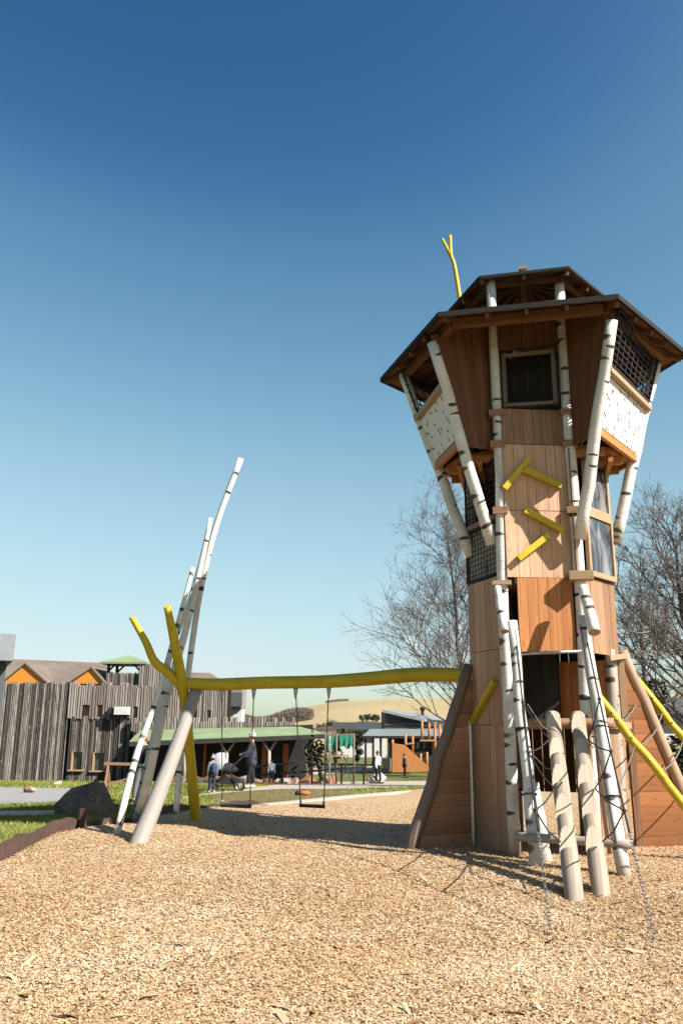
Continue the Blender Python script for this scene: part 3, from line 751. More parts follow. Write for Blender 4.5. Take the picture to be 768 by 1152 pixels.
c = q.mix(q.ramp(a, [(.35, 0), (.68, 1)]), (.24, .17, .075), (.15, .15, .035)); c = q.mix(q.ramp(f_, [(.3, .5), (.6, 0)]), c, (.09, .06, .03)); q.bump(f_, .5, .03)
DRY = q.done(c, .9)
GRAVEL = plain('pale gravel path', (.52, .43, .35), .9, .2, 5)
PAVE = plain('grey paving', (.36, .35, .35), .8, .18, 3)
KERB = plain('pale concrete kerb', (.55, .50, .43), .8, .15, 6)
def chips_mat(name, geo):
    q = N(name)
    if geo:
        t = q.tint(); c = q.ramp(t, [(0, (.36, .20, .085)), (.2, (.51, .31, .15)), (.55, (.65, .425, .23)), (.85, (.74, .55, .36)), (1, (.82, .71, .58))])
        return q.done(c, .75)
    ov = q.uv((1, 1, 1), 'Object')
    big = q.noise(ov, .7, 5, .6)
    mp = q.n('ShaderNodeMapping'); mp.inputs['Scale'].default_value = (60, 90, 60); q.l(ov, mp.inputs[0])
    v = q.n('ShaderNodeTexVoronoi', Scale=1.0); q.l(mp.outputs[0], v.inputs['Vector'])
    sp = q.n('ShaderNodeSeparateColor'); q.l(v.outputs['Color'], sp.inputs[0])
    c = q.ramp(sp.outputs[0], [(0, (.32, .18, .075)), (.15, (.49, .30, .14)), (.55, (.64, .42, .23)), (.85, (.72, .54, .35)), (1, (.78, .68, .55))])
    c = q.mix(q.ramp(v.outputs['Distance'], [(.5, 0), (.95, .5)]), c, (.22, .13, .06))
    c = q.mix(q.ramp(big, [(.38, 0), (.7, .28)]), c, (.40, .25, .12))
    q.bump(sp.outputs[1], .7, .012)
    return q.done(c, .85)
CHIPB, CHIPG = chips_mat('wood chip bed', False), chips_mat('wood chip flakes', True)

def grid_mesh(name, X, Y, Z, mat):
    """X, Y, Z are (rows, cols) arrays"""
    r, c = X.shape; me = bpy.data.meshes.new(name)
    V = np.stack([X, Y, Z], -1).reshape(-1, 3).astype(np.float32); me.vertices.add(len(V)); me.vertices.foreach_set('co', V.ravel())
    i = np.arange(r * c).reshape(r, c); F = np.stack([i[:-1, :-1], i[:-1, 1:], i[1:, 1:], i[1:, :-1]], -1).reshape(-1, 4)
    me.loops.add(F.size); me.loops.foreach_set('vertex_index', F.ravel().astype(np.int32)); me.polygons.add(len(F))
    me.polygons.foreach_set('loop_start', np.arange(0, F.size, 4, dtype=np.int32)); me.polygons.foreach_set('loop_total', np.full(len(F), 4, np.int32))
    me.polygons.foreach_set('use_smooth', np.ones(len(F), bool)); me.materials.append(mat); me.update(); me.validate()
    o = bpy.data.objects.new(name, me); COL.objects.link(o); return o
TERR = np.vectorize(terr)
ys = np.concatenate([np.linspace(-60, -5, 8), np.linspace(-4, 60, 129), np.geomspace(62, 2600, 40)])
xs = np.concatenate([-np.geomspace(2600, 42, 24), np.linspace(-40, 40, 81), np.geomspace(42, 2600, 24)])
GX, GY = np.meshgrid(xs, ys); GZ = TERR(GY)
GZ = GZ - .3 * ((GX > np.vectorize(chip_left)(GY) + 1.1) & (GX < 11.8) & (GY < 28) & (GY > -2))      # the bed the chips fill
tag(grid_mesh('ground', GX, GY, GZ, LAWN), kind='structure')
rows = np.concatenate([np.linspace(-3, 14, 150), np.linspace(14.1, 29.3, 90)])
u = np.linspace(0, 1, 170); L_ = np.array([chip_left(y) for y in rows])
X = L_[:, None] + (13 - L_[:, None]) * u[None, :] ** 1.15; Y = np.repeat(rows[:, None], len(u), 1)
def chip_z(x, y): return TERR(y) + .045 + lump(x, y) - .04 * np.exp(-np.maximum(0, x - np.array([chip_left(q_) for q_ in np.ravel(y)]).reshape(np.shape(y))) / .12)
Z = chip_z(X, Y)
tag(grid_mesh('wood_chip_ground', X, Y, Z, CHIPB), kind='structure')
def sheet(name, near, far, dz, mat, n=24):
    """strip between two edges traced on the ground"""
    a, b = dense([Vector((p.x, p.y, 0)) for p in near], n), dense([Vector((p.x, p.y, 0)) for p in far], n)
    P = [[p.lerp(q_, k / 12) for k in range(13)] for p, q_ in zip(a, b)]
    X = np.array([[p.x for p in r] for r in P]); Y = np.array([[p.y for p in r] for r in P])
    o = grid_mesh(name, X, Y, TERR(Y) + dz, mat); return tag(o, kind='structure')
g = ground_at
dryo = sheet('dry_lawn', [g(236, 900), g(262, 905), g(300, 906), g(345, 902), g(400, 896)], [g(236, 894), g(262, 892), g(300, 888), g(345, 887), g(400, 890)], .008, DRY)
sheet('path', [g(205, 899), g(240, 894), g(285, 890), g(330, 888), g(400, 888), g(470, 886), g(560, 884), g(700, 884)], [g(205, 897), g(240, 892), g(285, 886.5), g(330, 881.5), g(400, 879.5), g(470, 879), g(560, 878), g(700, 876)], .016, GRAVEL, 40)
sheet('paved_plaza', [g(-160, 910), g(-60, 908), g(0, 905), g(60, 903), g(108, 899)], [g(-160, 884), g(-60, 885), g(0, 886), g(60, 887), g(108, 888)], .012, PAVE)
sheet('side_path', [g(-160, 921), g(-60, 920), g(0, 918.5), g(40, 918), g(66, 917)], [g(-160, 915), g(-60, 914), g(0, 913), g(40, 912.5), g(66, 912)], .012, GRAVEL)
sheet('forecourt', [g(176, 884), g(230, 880), g(290, 876), g(350, 872), g(420, 868)], [g(176, 876), g(230, 872), g(290, 868), g(350, 865), g(420, 862)], .02, GRAVEL)
M = MB(); kp = [g(296, 909), g(340, 904.5), g(390, 899), g(440, 894.5), g(500, 889)]; kp = dense(kp, 24)
for p_, q_ in zip(kp[:-1], kp[1:]):
    n_ = Vector((-(q_ - p_).y, (q_ - p_).x, 0)).normalized() * .16; dn, up = Vector((0, 0, .2)), Vector((0, 0, .075))
    M.hexa([p_ - n_ - dn, q_ - n_ - dn, q_ + n_ - dn, p_ + n_ - dn], [p_ - n_ + up, q_ - n_ + up, q_ + n_ + up, p_ + n_ + up], 0, random.random())
one(M, 'kerb', KERB, 'pale concrete kerb along the far edge of the wood chips', 'kerb', kp[10])

# wood flakes lying on the bed, thinning out with distance
def scatter(n, lo, hi, pw):
    t = np.random.rand(n); y = (lo ** (1 - pw) + t * (hi ** (1 - pw) - lo ** (1 - pw))) ** (1 / (1 - pw)); h = .43 * y + .9
    x = (np.random.rand(n) * 2 - 1) * h; return x, y
def flakes(name, x, y, z, lmin, lmax, ar, tilt, mat, tint, lift):
    n = len(x); ln = np.random.uniform(lmin, lmax, n) * .5; wd = ln * np.random.uniform(ar * .6, ar * 1.4, n)
    az = np.random.rand(n) * 2 * PI; tl = np.random.randn(n) * tilt; rl = np.random.randn(n) * tilt
    d = np.stack([np.cos(az) * np.cos(tl), np.sin(az) * np.cos(tl), np.sin(tl)], 1); e = np.stack([-np.sin(az) * np.cos(rl), np.cos(az) * np.cos(rl), np.sin(rl)], 1)
    c = np.stack([x, y, z + lift + np.random.rand(n) * lift], 1); A, B = d * ln[:, None], e * wd[:, None]
    V = np.stack([c - A - B * .6, c + A * .8 - B, c + A + B * .5, c - A * .7 + B], 1).reshape(-1, 3).astype(np.float32)
    me = bpy.data.meshes.new(name); me.vertices.add(4 * n); me.vertices.foreach_set('co', V.ravel()); me.loops.add(4 * n); me.loops.foreach_set('vertex_index', np.arange(4 * n, dtype=np.int32))
    me.polygons.add(n); me.polygons.foreach_set('loop_start', np.arange(0, 4 * n, 4, dtype=np.int32)); me.polygons.foreach_set('loop_total', np.full(n, 4, np.int32))
    t4 = np.repeat(tint, 4).astype(np.float32); ca = me.color_attributes.new('tint', 'FLOAT_COLOR', 'CORNER'); ca.data.foreach_set('color', np.stack([t4, t4, t4, np.ones_like(t4)], 1).ravel())
    me.materials.append(mat); me.update(); o = bpy.data.objects.new(name, me); COL.objects.link(o); return o
x, y = scatter(430000, 4.6, 20, 2.0)
CL = np.interp(y, [-3, 4, 8, 11.1, 12.3, 13.5, 14.3, 15.07, 16.74, 18.3, 18.94, 20.2], [-3.6, -3.9, -4.1, -4.22, -4.33, -4.38, -4.1, -3.62, -3.51, -3.02, -1.6, -.86])
k = (x > CL + .03) & (x < 9); x, y = x[k], y[k]
z = np.interp(y, TY, TZ) + .045 + lump(x, y) - .04 * np.exp(-(x - CL[k]) / .12)
tn = np.clip(np.random.beta(2.2, 1.7, len(x)) + .13 * np.sin(x * 2.1 + np.sin(y * 1.3) * 2) * np.sin(y * 1.7), 0, 1)
tag(flakes('wood_chips', x, y, z, .013, .046, .36, .27, CHIPG, tn, .006), kind='stuff')
nb = 190; x, y = scatter(nb, 4.8, 16, 1.6); CLb = np.interp(y, [4, 14.3, 16], [-3.9, -4.1, -3.5]); k = x > CLb + .1; x, y = x[k], y[k]
tag(flakes('bark_strips', x, y, np.interp(y, TY, TZ) + .055 + lump(x, y), .07, .17, .22, .2, CHIPG, np.where(np.random.rand(len(x)) < .4, .8, .05), .010), kind='stuff')
# grass blades on the lawn left of the chips and behind them
def inpoly(x, y, P):
    c = np.zeros(len(x), bool)
    for (x0, y0), (x1, y1) in zip(P, P[1:] + P[:1]):
        c ^= ((y0 > y) != (y1 > y)) & (x < (x1 - x0) * (y - y0) / ((y1 - y0) or 1e-9) + x0)
    return c
q = N('grass blades'); t = q.tint(); GRASSB = q.done(q.ramp(t, [(0, (.10, .14, .018)), (.5, (.22, .265, .04)), (.85, (.33, .34, .07)), (1, (.48, .42, .17))]), .7)
x, y = scatter(260000, 10, 46, 1.9)
CL = np.interp(y, [8, 11.1, 12.3, 13.5, 14.3, 15.07, 16.74, 18.3, 18.94, 20.2, 24.6, 29.3, 46], [-4.1, -4.22, -4.33, -4.38, -4.1, -3.62, -3.51, -3.02, -1.6, -.86, 1.46, 3.54, 30]); k = (x < CL - .12)
for o in bpy.data.objects:
    if o.name in ('forecourt', 'path', 'paved_plaza', 'side_path', 'dry_lawn'):
        V = np.empty(len(o.data.vertices) * 3, np.float32); o.data.vertices.foreach_get('co', V); V = V.reshape(-1, 13, 3)
        P = [tuple(p[:2]) for p in V[:, 0]] + [tuple(p[:2]) for p in V[::-1, -1]]
        keep = ~inpoly(x, y, P)
        if o.name == 'dry_lawn': keep |= np.random.rand(len(x)) < .06
        k &= keep
x, y = x[k], y[k]; n = len(x); h = np.random.uniform(.025, .07, n) * np.clip(y / 16, 1, 1.6); az = np.random.rand(n) * 6.28; wd = .004 * np.clip(y / 10, 1, 4); z = np.interp(y, TY, TZ)
B0_ = np.stack([x - np.cos(az) * wd, y - np.sin(az) * wd, z], 1); B1_ = np.stack([x + np.cos(az) * wd, y + np.sin(az) * wd, z], 1); T_ = np.stack([x + np.random.randn(n) * .02, y + np.random.randn(n) * .02, z + h], 1)
V = np.stack([B0_, B1_, T_], 1).reshape(-1, 3).astype(np.float32); me = bpy.data.meshes.new('grass'); me.vertices.add(3 * n); me.vertices.foreach_set('co', V.ravel()); me.loops.add(3 * n); me.loops.foreach_set('vertex_index', np.arange(3 * n, dtype=np.int32))
me.polygons.add(n); me.polygons.foreach_set('loop_start', np.arange(0, 3 * n, 3, dtype=np.int32)); me.polygons.foreach_set('loop_total', np.full(n, 3, np.int32))
tt = np.repeat(np.clip(np.random.beta(2, 2, n) + .18 * np.sin(x * 1.1 + 2 * np.sin(y * .6)), 0, 1), 3).astype(np.float32); ca = me.color_attributes.new('tint', 'FLOAT_COLOR', 'CORNER'); ca.data.foreach_set('color', np.stack([tt, tt, tt, np.ones_like(tt)], 1).ravel())
me.materials.append(GRASSB); me.update(); go = bpy.data.objects.new('grass', me); COL.objects.link(go); tag(go, 'short green lawn grass', 'grass', kind='stuff')

# ------------------------------------------------------------------ wavy edging and boulder
EDGE = plain('brown rubber edging', (.105, .06, .05), .75, .35, 7)
def edging(name, pts, lab, h0=.17):
    pts = dense([Vector((*p, 0)) for p in pts], 70); M = MB()
    for i, (p, q_) in enumerate(zip(pts[:-1], pts[1:])):
        hz = lambda k: h0 + .04 * math.sin(k * .23) + .012 * math.sin(k * .9)
        n_ = Vector((-(q_ - p).y, (q_ - p).x, 0)).normalized() * .035; z0, z1 = terr(p.y), terr(q_.y)
        V3 = lambda p, z: Vector((p.x, p.y, z))
        M.hexa([V3(p - n_, z0 - .15), V3(q_ - n_, z1 - .15), V3(q_ + n_, z1 - .15), V3(p + n_, z0 - .15)],
               [V3(p - n_, z0 + hz(i)), V3(q_ - n_, z1 + hz(i + 1)), V3(q_ + n_, z1 + hz(i + 1)), V3(p + n_, z0 + hz(i))], 0, .5)
    return one(M, name, EDGE, lab, 'edging', (pts[35].x, pts[35].y, terr(pts[35].y)))
edging('edging', [(-3.7, 3), (-4.0, 8), (-4.22, 11.0), (-4.36, 12.3), (-4.42, 13.4), (-4.22, 14.2)], 'wavy brown edging board between lawn and wood chips, sunlit')
edging('edging', [(-4.05, 14.4), (-3.72, 15.1), (-3.58, 16.7), (-3.1, 18.2), (-2.4, 18.75), (-1.65, 19.0)], 'wavy edging board in shade behind the swing frame', .10)
M = MB(); p = Vector((-4.12, 14.12, 0)); M.box((p.x, p.y, .10), (.09, .09, .42)); M.box((p.x, p.y, .318), (.10, .10, .016))
one(M, 'edging_post', EDGE, 'short square brown post at the end of the edging board', 'post', p)
import bmesh
def rock(name, pts, mat, label, loc, group=None, rough=.02, sub=2, seed=1):
    b = bmesh.new(); rnd = random.Random(seed)
    for p in pts: b.verts.new(p)
    r = bmesh.ops.convex_hull(b, input=b.verts[:]); bmesh.ops.delete(b, geom=[v for v in b.verts if not v.link_faces], context='VERTS')
    bmesh.ops.triangulate(b, faces=b.faces[:])
    bmesh.ops.subdivide_edges(b, edges=b.edges[:], cuts=sub, use_grid_fill=True)
    for v in b.verts: v.co += Vector((rnd.gauss(0, 1), rnd.gauss(0, 1), rnd.gauss(0, 1))) * rough
    me = bpy.data.meshes.new(name); b.to_mesh(me); b.free(); me.materials.append(mat)
    o = bpy.data.objects.new(name, me); COL.objects.link(o); o.location = loc; return tag(o, label, 'boulder' if name == 'boulder' else 'stone', group)
q = N('dark boulder'); ov = q.uv((1, 1, 1), 'Object'); a = q.noise(ov, 3, 6, .65); b_ = q.noise(ov, 22, 4, .6)
c = q.mix(q.ramp(a, [(.40, 0), (.62, 1)]), (.14, .105, .09), (.27, .185, .12)); c = q.mix(q.ramp(b_, [(.35, .5), (.6, 0)]), c, (.05, .04, .04)); q.bump(b_, .5, .02); BOULD = q.done(c, .85)
bl = g(91, 917)
rock('boulder', [(-.56, -.12, -.1), (-.57, -.05, .18), (-.5, .45, -.1), (-.42, .35, .42), (-.22, -.05, .50), (.20, .0, .60), (.24, .3, .56), (.55, -.05, .22), (.60, .05, -.1), (.45, .6, -.1), (.3, .55, .3), (-.1, -.38, -.1), (.38, -.30, -.1), (.30, -.28, .22), (-.34, -.3, .12)], BOULD, 'dark angular boulder on the lawn beside the edging', (bl.x, bl.y + .25, bl.z), rough=.012)
# ------------------------------------------------------------------ the palisade fortress behind on the left
q = N('weathered bark slabs'); t = q.tint(); g1 = q.noise(q.uv((14, 1.2, 1)), 1, 5, .65); g2 = q.noise(q.uv((7, 3.5, 1)), 1, 3, .6)
c = q.mix(q.ramp(t, [(.2, 0), (.8, 1)]), (.085, .07, .062), (.43, .385, .355)); c = q.mix(q.ramp(g1, [(.42, .0), (.62, .65)]), c, (.05, .04, .036)); c = q.mix(q.ramp(g2, [(.6, 0), (.72, .5)]), c, (.48, .44, .40)); q.bump(g1, .5, .02)
SLABD = q.done(c, .85)
q = N('silver weathered slabs'); t = q.tint(); g1 = q.noise(q.uv((16, .9, 1)), 1, 5, .6)
c = q.mix(q.ramp(t, [(.1, 0), (.9, 1)]), (.23, .195, .175), (.42, .38, .35)); c = q.mix(q.ramp(g1, [(.45, 0), (.68, .5)]), c, (.10, .085, .075)); q.bump(g1, .4, .015)
SLABG = q.done(c, .85)
SHINGLE = None
q = N('brown shingle roof'); ov = q.uv((1, 1, 1), 'Object'); br = q.n('ShaderNodeTexBrick', Scale=4.0); q.l(q.uv((1, 1, 1)), br.inputs['Vector']); br.inputs['Color1'].default_value = (.20, .15, .12, 1); br.inputs['Color2'].default_value = (.27, .215, .18, 1); br.inputs['Mortar'].default_value = (.12, .09, .075, 1); br.inputs['Mortar Size'].default_value = .03
SHINGLE = q.done(q.mix(q.ramp(q.noise(ov, .9, 5), [(.4, 0), (.7, .45)]), br.outputs['Color'], (.30, .26, .22)), .85)
GREEN = plain('pale green metal roof', (.27, .36, .20), .6, .16, 1.2)
ORP = plain('orange painted gable', (.80, .31, .045), .6, .08, 2)
REDP = plain('red orange window reveal', (.52, .13, .05), .6, .2, 3)
WHITEP = plain('white render', (.72, .71, .69), .7, .08, 2)
GREYM = plain('grey metal cladding', (.10, .11, .125), .75, .15, 2)
GREYL = plain('light grey sheet metal', (.27, .30, .33), .8, .12, 3)
FY = 46.0
def FP(px, py, Y=FY): return at(px, py, Y)
ORGN = FP(110, 880); ORGN.z = terr(FY)
FT = thing('palisade_fortress', 'wide grey fortress building of upright timber slabs with orange gables and green veranda roof', 'building', ORGN)
def palisade(name, px0, px1, pyt, pyb, Y, mat, wid=.15, top=0.0, step=0, thick=.10, holes=(), seed=0, parent=None):
    """row of upright half-round slabs between two places on the facade; holes are (px0, px1, pyt, pyb)"""
    rnd = random.Random(seed); M = MB(); a, b = FP(px0, pyt, Y), FP(px1, pyt, Y); zb = FP((px0 + px1) / 2, pyb, Y).z
    n = max(2, int((b.x - a.x) / wid)); k = 0; x = a.x; hh = 0; run = 0
    H = [(FP(h[0], h[2], Y).x, FP(h[1], h[2], Y).x, FP(h[0], h[2], Y).z, FP(h[0], h[3], Y).z) for h in holes]
    while x < b.x - .03:
        w_ = min(wid * rnd.uniform(.65, 1.3), b.x - x); zt = a.z + (b.z - a.z) * (x - a.x) / (b.x - a.x)
        if step:
            if run <= 0: hh = 0 if hh else step; run = rnd.randint(2, 4)
            run -= 1
        zt += hh + rnd.uniform(-top, top); t_ = rnd.random(); dy = thick * rnd.uniform(.5, 1)
        zb_ = zb - (rnd.uniform(0, .16) if pyb < 850 else 0)
        segs = [(zb_, zt)]
        for h in H:
            if h[0] - .02 < x + w_ / 2 < h[1] + .02:
                segs = [(zb_, h[3]), (h[2], zt)]
        for z0, z1 in segs:
            if z1 - z0 < .03: continue
            v0 = rnd.random() * 9; c_ = [(x + .004, Y), (x + w_ * .25, Y - dy), (x + w_ * .75, Y - dy * .95), (x + w_ - .004, Y)]
            for (xa, ya), (xb, yb) in zip(c_[:-1], c_[1:]):
                i = len(M.v); M.v += [(xa, ya, z0), (xb, yb, z0), (xb, yb, z1), (xa, ya, z1)]
                M.face((i, i + 1, i + 2, i + 3), [(xa * 1, v0 + z0), (xb, v0 + z0), (xb, v0 + z1), (xa, v0 + z1)], 0, t_)
            i = len(M.v); M.v += [(xx, yy, z1) for xx, yy in c_]; M.face((i, i + 1, i + 2, i + 3), None, 0, t_)
            i = len(M.v); M.v += [(xx, yy, z0) for xx, yy in c_]; M.face((i + 3, i + 2, i + 1, i), None, 0, t_)
            i = len(M.v); M.v += [(x, Y + .15, z0), (x + w_, Y + .15, z0), (x + w_, Y + .15, z1), (x, Y + .15, z1), (x, Y, z1), (x + w_, Y, z1), (x, Y, z0), (x + w_, Y, z0)]
            M.face((i + 1, i, i + 3, i + 2), None, 0, t_); M.face((i + 2, i + 3, i + 4, i + 5), None, 0, t_); M.face((i, i + 1, i + 7, i + 6), None, 0, t_)
        x += w_
    return M.build(name, mat, parent or FT)
lowW = ((83, 92, 846, 866), (107, 117, 847, 867))
palisade('palisade_wall', -40, 80, 769, 879, FY, SLABD, .09, .03, .08, seed=1)
palisade('palisade_wall', 80, 148, 806, 881, FY, SLABD, .09, .03, 0, holes=lowW, seed=2)
upW = [(94.5, 99.5, 793, 809), (110, 115, 793, 810), (151, 155.5, 795, 810), (173, 178, 796, 811), (217, 221, 798, 811), (234, 238, 799, 811)]
palisade('upper_wall', 79, 150, 771, 806, FY - .06, SLABG, .13, .02, .16, holes=upW[:2], seed=3)
palisade('upper_wall', 150, 200, 774, 814, FY - .05, SLABG, .13, .02, .14, holes=upW[2:4], seed=4)
palisade('upper_wall', 200, 256, 776, 812, FY - .05, SLABG, .13, .02, .10, holes=upW[4:], seed=5)
palisade('upper_wall', 157, 188, 747, 776, FY + .6, SLABG, .13, .02, .16, seed=6)
palisade('roof_parapet', 148, 332, 812, 823, FY - .42, SLABG, .13, .015, .22, seed=7)
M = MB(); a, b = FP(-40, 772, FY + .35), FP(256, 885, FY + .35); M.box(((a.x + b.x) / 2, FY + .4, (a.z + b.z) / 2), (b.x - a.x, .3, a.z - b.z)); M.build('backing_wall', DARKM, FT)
for h in upW:
    a, b = FP(h[0], h[2], FY - .1), FP(h[1], h[3], FY - .1); M = MB(); M.box(((a.x + b.x) / 2 + .02, FY + .10, (a.z + b.z) / 2), (b.x - a.x + .1, .06, a.z - b.z)); W = M.build('window', REDP, FT)
    M = MB(); M.box((a.x + .04, FY + .0, (a.z + b.z) / 2), (.09, .13, a.z - b.z)); M.build('reveal', DARKM, W)
for h in lowW:
    a, b = FP(h[0], h[2]), FP(h[1], h[3]); M = MB(); M.box(((a.x + b.x) / 2, FY + .16, (a.z + b.z) / 2), (b.x - a.x + .1, .04, a.z - b.z + .1)); W = M.build('window', GLASS, FT)
    F = MB(); F.box((a.x - .03, FY - .02, (a.z + b.z) / 2), (.07, .2, a.z - b.z + .06)); F.build('frame', FRAME, W)
    F = MB(); F.box(((a.x + b.x) / 2, FY - .08, b.z - .03), (b.x - a.x + .35, .25, .07)); F.build('sill', FRAME, W)
# big roof with two orange gables
r0, r1, r2, r3 = FP(-40, 768, FY + 1.2), FP(128, 770, FY + 1.2), FP(122, 746, FY + 5), FP(-40, 739, FY + 5)
M = MB(); M.hexa([p - Vector((0, 0, .12)) for p in (r0, r1, r2, r3)], [r0, r1, r2, r3]); RF = M.build('roof', SHINGLE, FT)
M = MB(); s0, s1 = FP(186, 772, FY + 4), FP(264, 774, FY + 4); s2, s3 = FP(236, 757, FY + 9), FP(192, 756, FY + 9); M.hexa([p - Vector((0, 0, .12)) for p in (s0, s1, s2, s3)], [s0, s1, s2, s3]); M.build('roof', SHINGLE, FT)
for l, r, ax, ay in ((3, 54, 29, 748), (79, 118, 103.5, 752.5)):
    a, b, t_ = FP(l, 769, FY + .5), FP(r, 769.5, FY + .5), FP(ax, ay, FY + .5); M = MB(); dp = Vector((0, 3.5, 0))
    i = len(M.v); M.v += [tuple(p) for p in (a, b, t_, a + dp * .1, b + dp * .1, t_ + dp * .1)]
    for f in ((0, 1, 2), (5, 4, 3), (0, 3, 4, 1)): M.face([i + k for k in f])
    G = M.build('gable', ORP, FT)
    M = MB()
    for e in (a, b):
        o = (e - t_).normalized() * .15; lo = [t_ + Vector((0, -.12, .03)), e + o + Vector((0, -.12, .03)), e + o + dp + Vector((0, 0, .03)), t_ + dp * 1.2 + Vector((0, 0, .03))]
        M.hexa(lo, [p + Vector((0, 0, .09)) for p in lo])
    M.build('gable_roof', SHINGLE, G)
# lookout turret
T0, T1 = FP(119, 772, FY + .8), FP(158, 772, FY + .8); w_ = T1.x - T0.x; cx, cy = (T0.x + T1.x) / 2, FY + .8 + w_ / 2
zt, zm, zb = FP(138, 745, FY + .8).z, FP(138, 757, FY + .8).z, FP(138, 776, FY + .8).z
M = MB(); rnd = random.Random(9)
for side in range(4):
    R = Matrix.Rotation(side * PI / 2, 3, 'Z'); n = 22
    for k in range(n):
        x = -w_ / 2 + w_ * (k + .5) / n; M.box(Vector((cx, cy, (zm + zb) / 2)) + R @ Vector((x, -w_ / 2, rnd.uniform(-.03, .05))), (w_ / n * .72, .06, zm - zb), mat=R, t=rnd.random())
M.build('turret_palisade', SLABD, FT)
M = MB(); M.box((cx, cy, (zm + zb) / 2 - .1), (w_ * .94, w_ * .94, zm - zb - .3)); M.build('turret_core', DARKM, FT)
for sx in (-1, 1):
    for sy in (-1, 1):
        M = MB(); x, y = cx + sx * w_ * .46, cy + sy * w_ * .46; M.box((x, y, (zt + zb) / 2), (.14, .14, zt - zb)); M.build('turret_post', DARKM, FT)
        M = MB(); M.bar((x, y, zm + .1), (x - sx * .45, y, zt - .03), .09, .09); M.build('turret_brace', DARKM, FT)
M = MB(); e = w_ / 2 + .32; ap = (cx, cy, FP(138, 736.5, FY + 1.5).z); q4 = [(cx - e, cy - e, zt), (cx + e, cy - e, zt), (cx + e, cy + e, zt), (cx - e, cy + e, zt)]
i = len(M.v); M.v += q4 + [ap] + [(p[0], p[1], p[2] - .1) for p in q4]
for k in range(4):
    M.face((i + k, i + (k + 1) % 4, i + 4)); M.face((i + 5 + k, i + 5 + (k + 1) % 4, i + (k + 1) % 4, i + k))
M.face((i + 8, i + 7, i + 6, i + 5)); M.build('turret_roof', GREEN, FT)
# white projecting floodlight box under the upper wall, grey plant room at the right end
M = MB(); a, b = FP(130, 795, FY - .4), FP(145, 804, FY - .4); M.box(((a.x + b.x) / 2, FY - .4, (a.z + b.z) / 2), (b.x - a.x, .45, a.z - b.z)); LB = M.build('light_box', WHITEP, FT)
M = MB(); a, b = FP(123, 796, FY - .35), FP(129, 803, FY - .35); M.box(((a.x + b.x) / 2, FY - .35, (a.z + b.z) / 2), (b.x - a.x, .35, a.z - b.z)); M.build('lamp_hood', DARKM, LB)
M = MB(); M.bar(FP(124, 807, FY - .4), FP(143, 805, FY - .3), .10, .12); M.build('bracket', DARKM, LB)
M = MB(); a, b = FP(252, 774, FY + 2), FP(272, 797, FY + 2); M.box(((a.x + b.x) / 2, FY + 3, (a.z + b.z) / 2), (b.x - a.x, 2, a.z - b.z)); PR = M.build('plant_room', SLABG, FT)
M = MB(); a, b = FP(257, 779, FY + 1.9), FP(272, 795, FY + 1.9); M.box(((a.x + b.x) / 2, FY + 1.9, (a.z + b.z) / 2), (b.x - a.x, .1, a.z - b.z)); M.build('panel', GREYM, PR)
M = MB(); a, b = FP(259, 797, FY + 2), FP(271, 812, FY + 2); M.box(((a.x + b.x) / 2, FY + 3, (a.z + b.z) / 2), (b.x - a.x, 1.6, a.z - b.z)); M.build('white_wall', WHITEP, PR)
# veranda
E0, E1 = at(146, 833.5, 41.5), at(366, 825, 44); K0, K1 = at(158, 821.5, 45.45), at(334, 816.5, 45.6)
M = MB(); th = Vector((0, 0, .14)); M.hexa([E0 - th, E1 - th, K1 - th, K0 - th], [E0, E1, K1, K0]); VR = M.build('veranda_roof', GREEN, FT)
M = MB(); M.bar(E0 - Vector((0, .05, .15)), E1 - Vector((0, .05, .15)), .08, .22); M.build('eave_board', DARKM, VR)
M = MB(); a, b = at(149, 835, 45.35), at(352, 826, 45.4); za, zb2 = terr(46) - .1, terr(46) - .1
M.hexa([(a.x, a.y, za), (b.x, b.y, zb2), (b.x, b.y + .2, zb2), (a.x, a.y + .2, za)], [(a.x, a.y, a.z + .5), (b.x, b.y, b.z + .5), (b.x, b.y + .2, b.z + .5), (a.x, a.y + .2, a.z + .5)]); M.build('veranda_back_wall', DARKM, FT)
for px, w2 in ((215, 6), (232, 3), (298, 5), (322, 6)):
    s = (px - 150) / 202; p = a.lerp(b, s); M = MB(); M.box((p.x, p.y - .08, terr(p.y) + 1.0), (w2 * .05, .06, 2.0)); M.build('door', [REDP, BROWN][px % 2], FT)
for s in (.08, .27, .48, .70, .90):
    p = E0.lerp(E1, s) + Vector((0, .35, -.2)); zg = terr(p.y); M = MB()
    M.tube([(p.x, p.y, zg), (p.x, p.y, p.z - .55)], .085, 8); M.tube([(p.x, p.y, p.z - .6), (p.x - .38, p.y, p.z)], .06, 7); M.tube([(p.x, p.y, p.z - .6), (p.x + .38, p.y, p.z)], .06, 7)
    M.build('forked_veranda_post', LOGW, FT)
# stones along the foot of the veranda
STONES = [plain('pinkish stone', (.46, .30, .23), .85, .3, 5), plain('pale stone', (.56, .50, .44), .85, .25, 5), plain('orange stone', (.44, .20, .10), .85, .3, 5)]
rnd = random.Random(4); k = 0
def stone(px, py, Y, r, lab, grp=None):
    global k; p = at(px, py, Y); p.z = terr(Y); k += 1; rs = random.Random(k)
    pts = [Vector((rs.gauss(0, 1), rs.gauss(0, 1), rs.gauss(0, .8))).normalized() * r * rs.uniform(.75, 1.15) for _ in range(16)]
    return rock('stone', [(v.x * 1.4, v.y, max(v.z + r * .45, -.1)) for v in pts], STONES[k % 3], lab, p, grp, r * .03, 1, k)
for i_ in range(26):
    px = 186 + i_ * 7.4 + rnd.uniform(-2, 2)
    stone(px, 870, 41.0 + (px - 186) * .010 + rnd.uniform(-.6, .4), rnd.uniform(.14, .34), 'weathered stone in the loose row along the veranda front', 'stones along the veranda front')
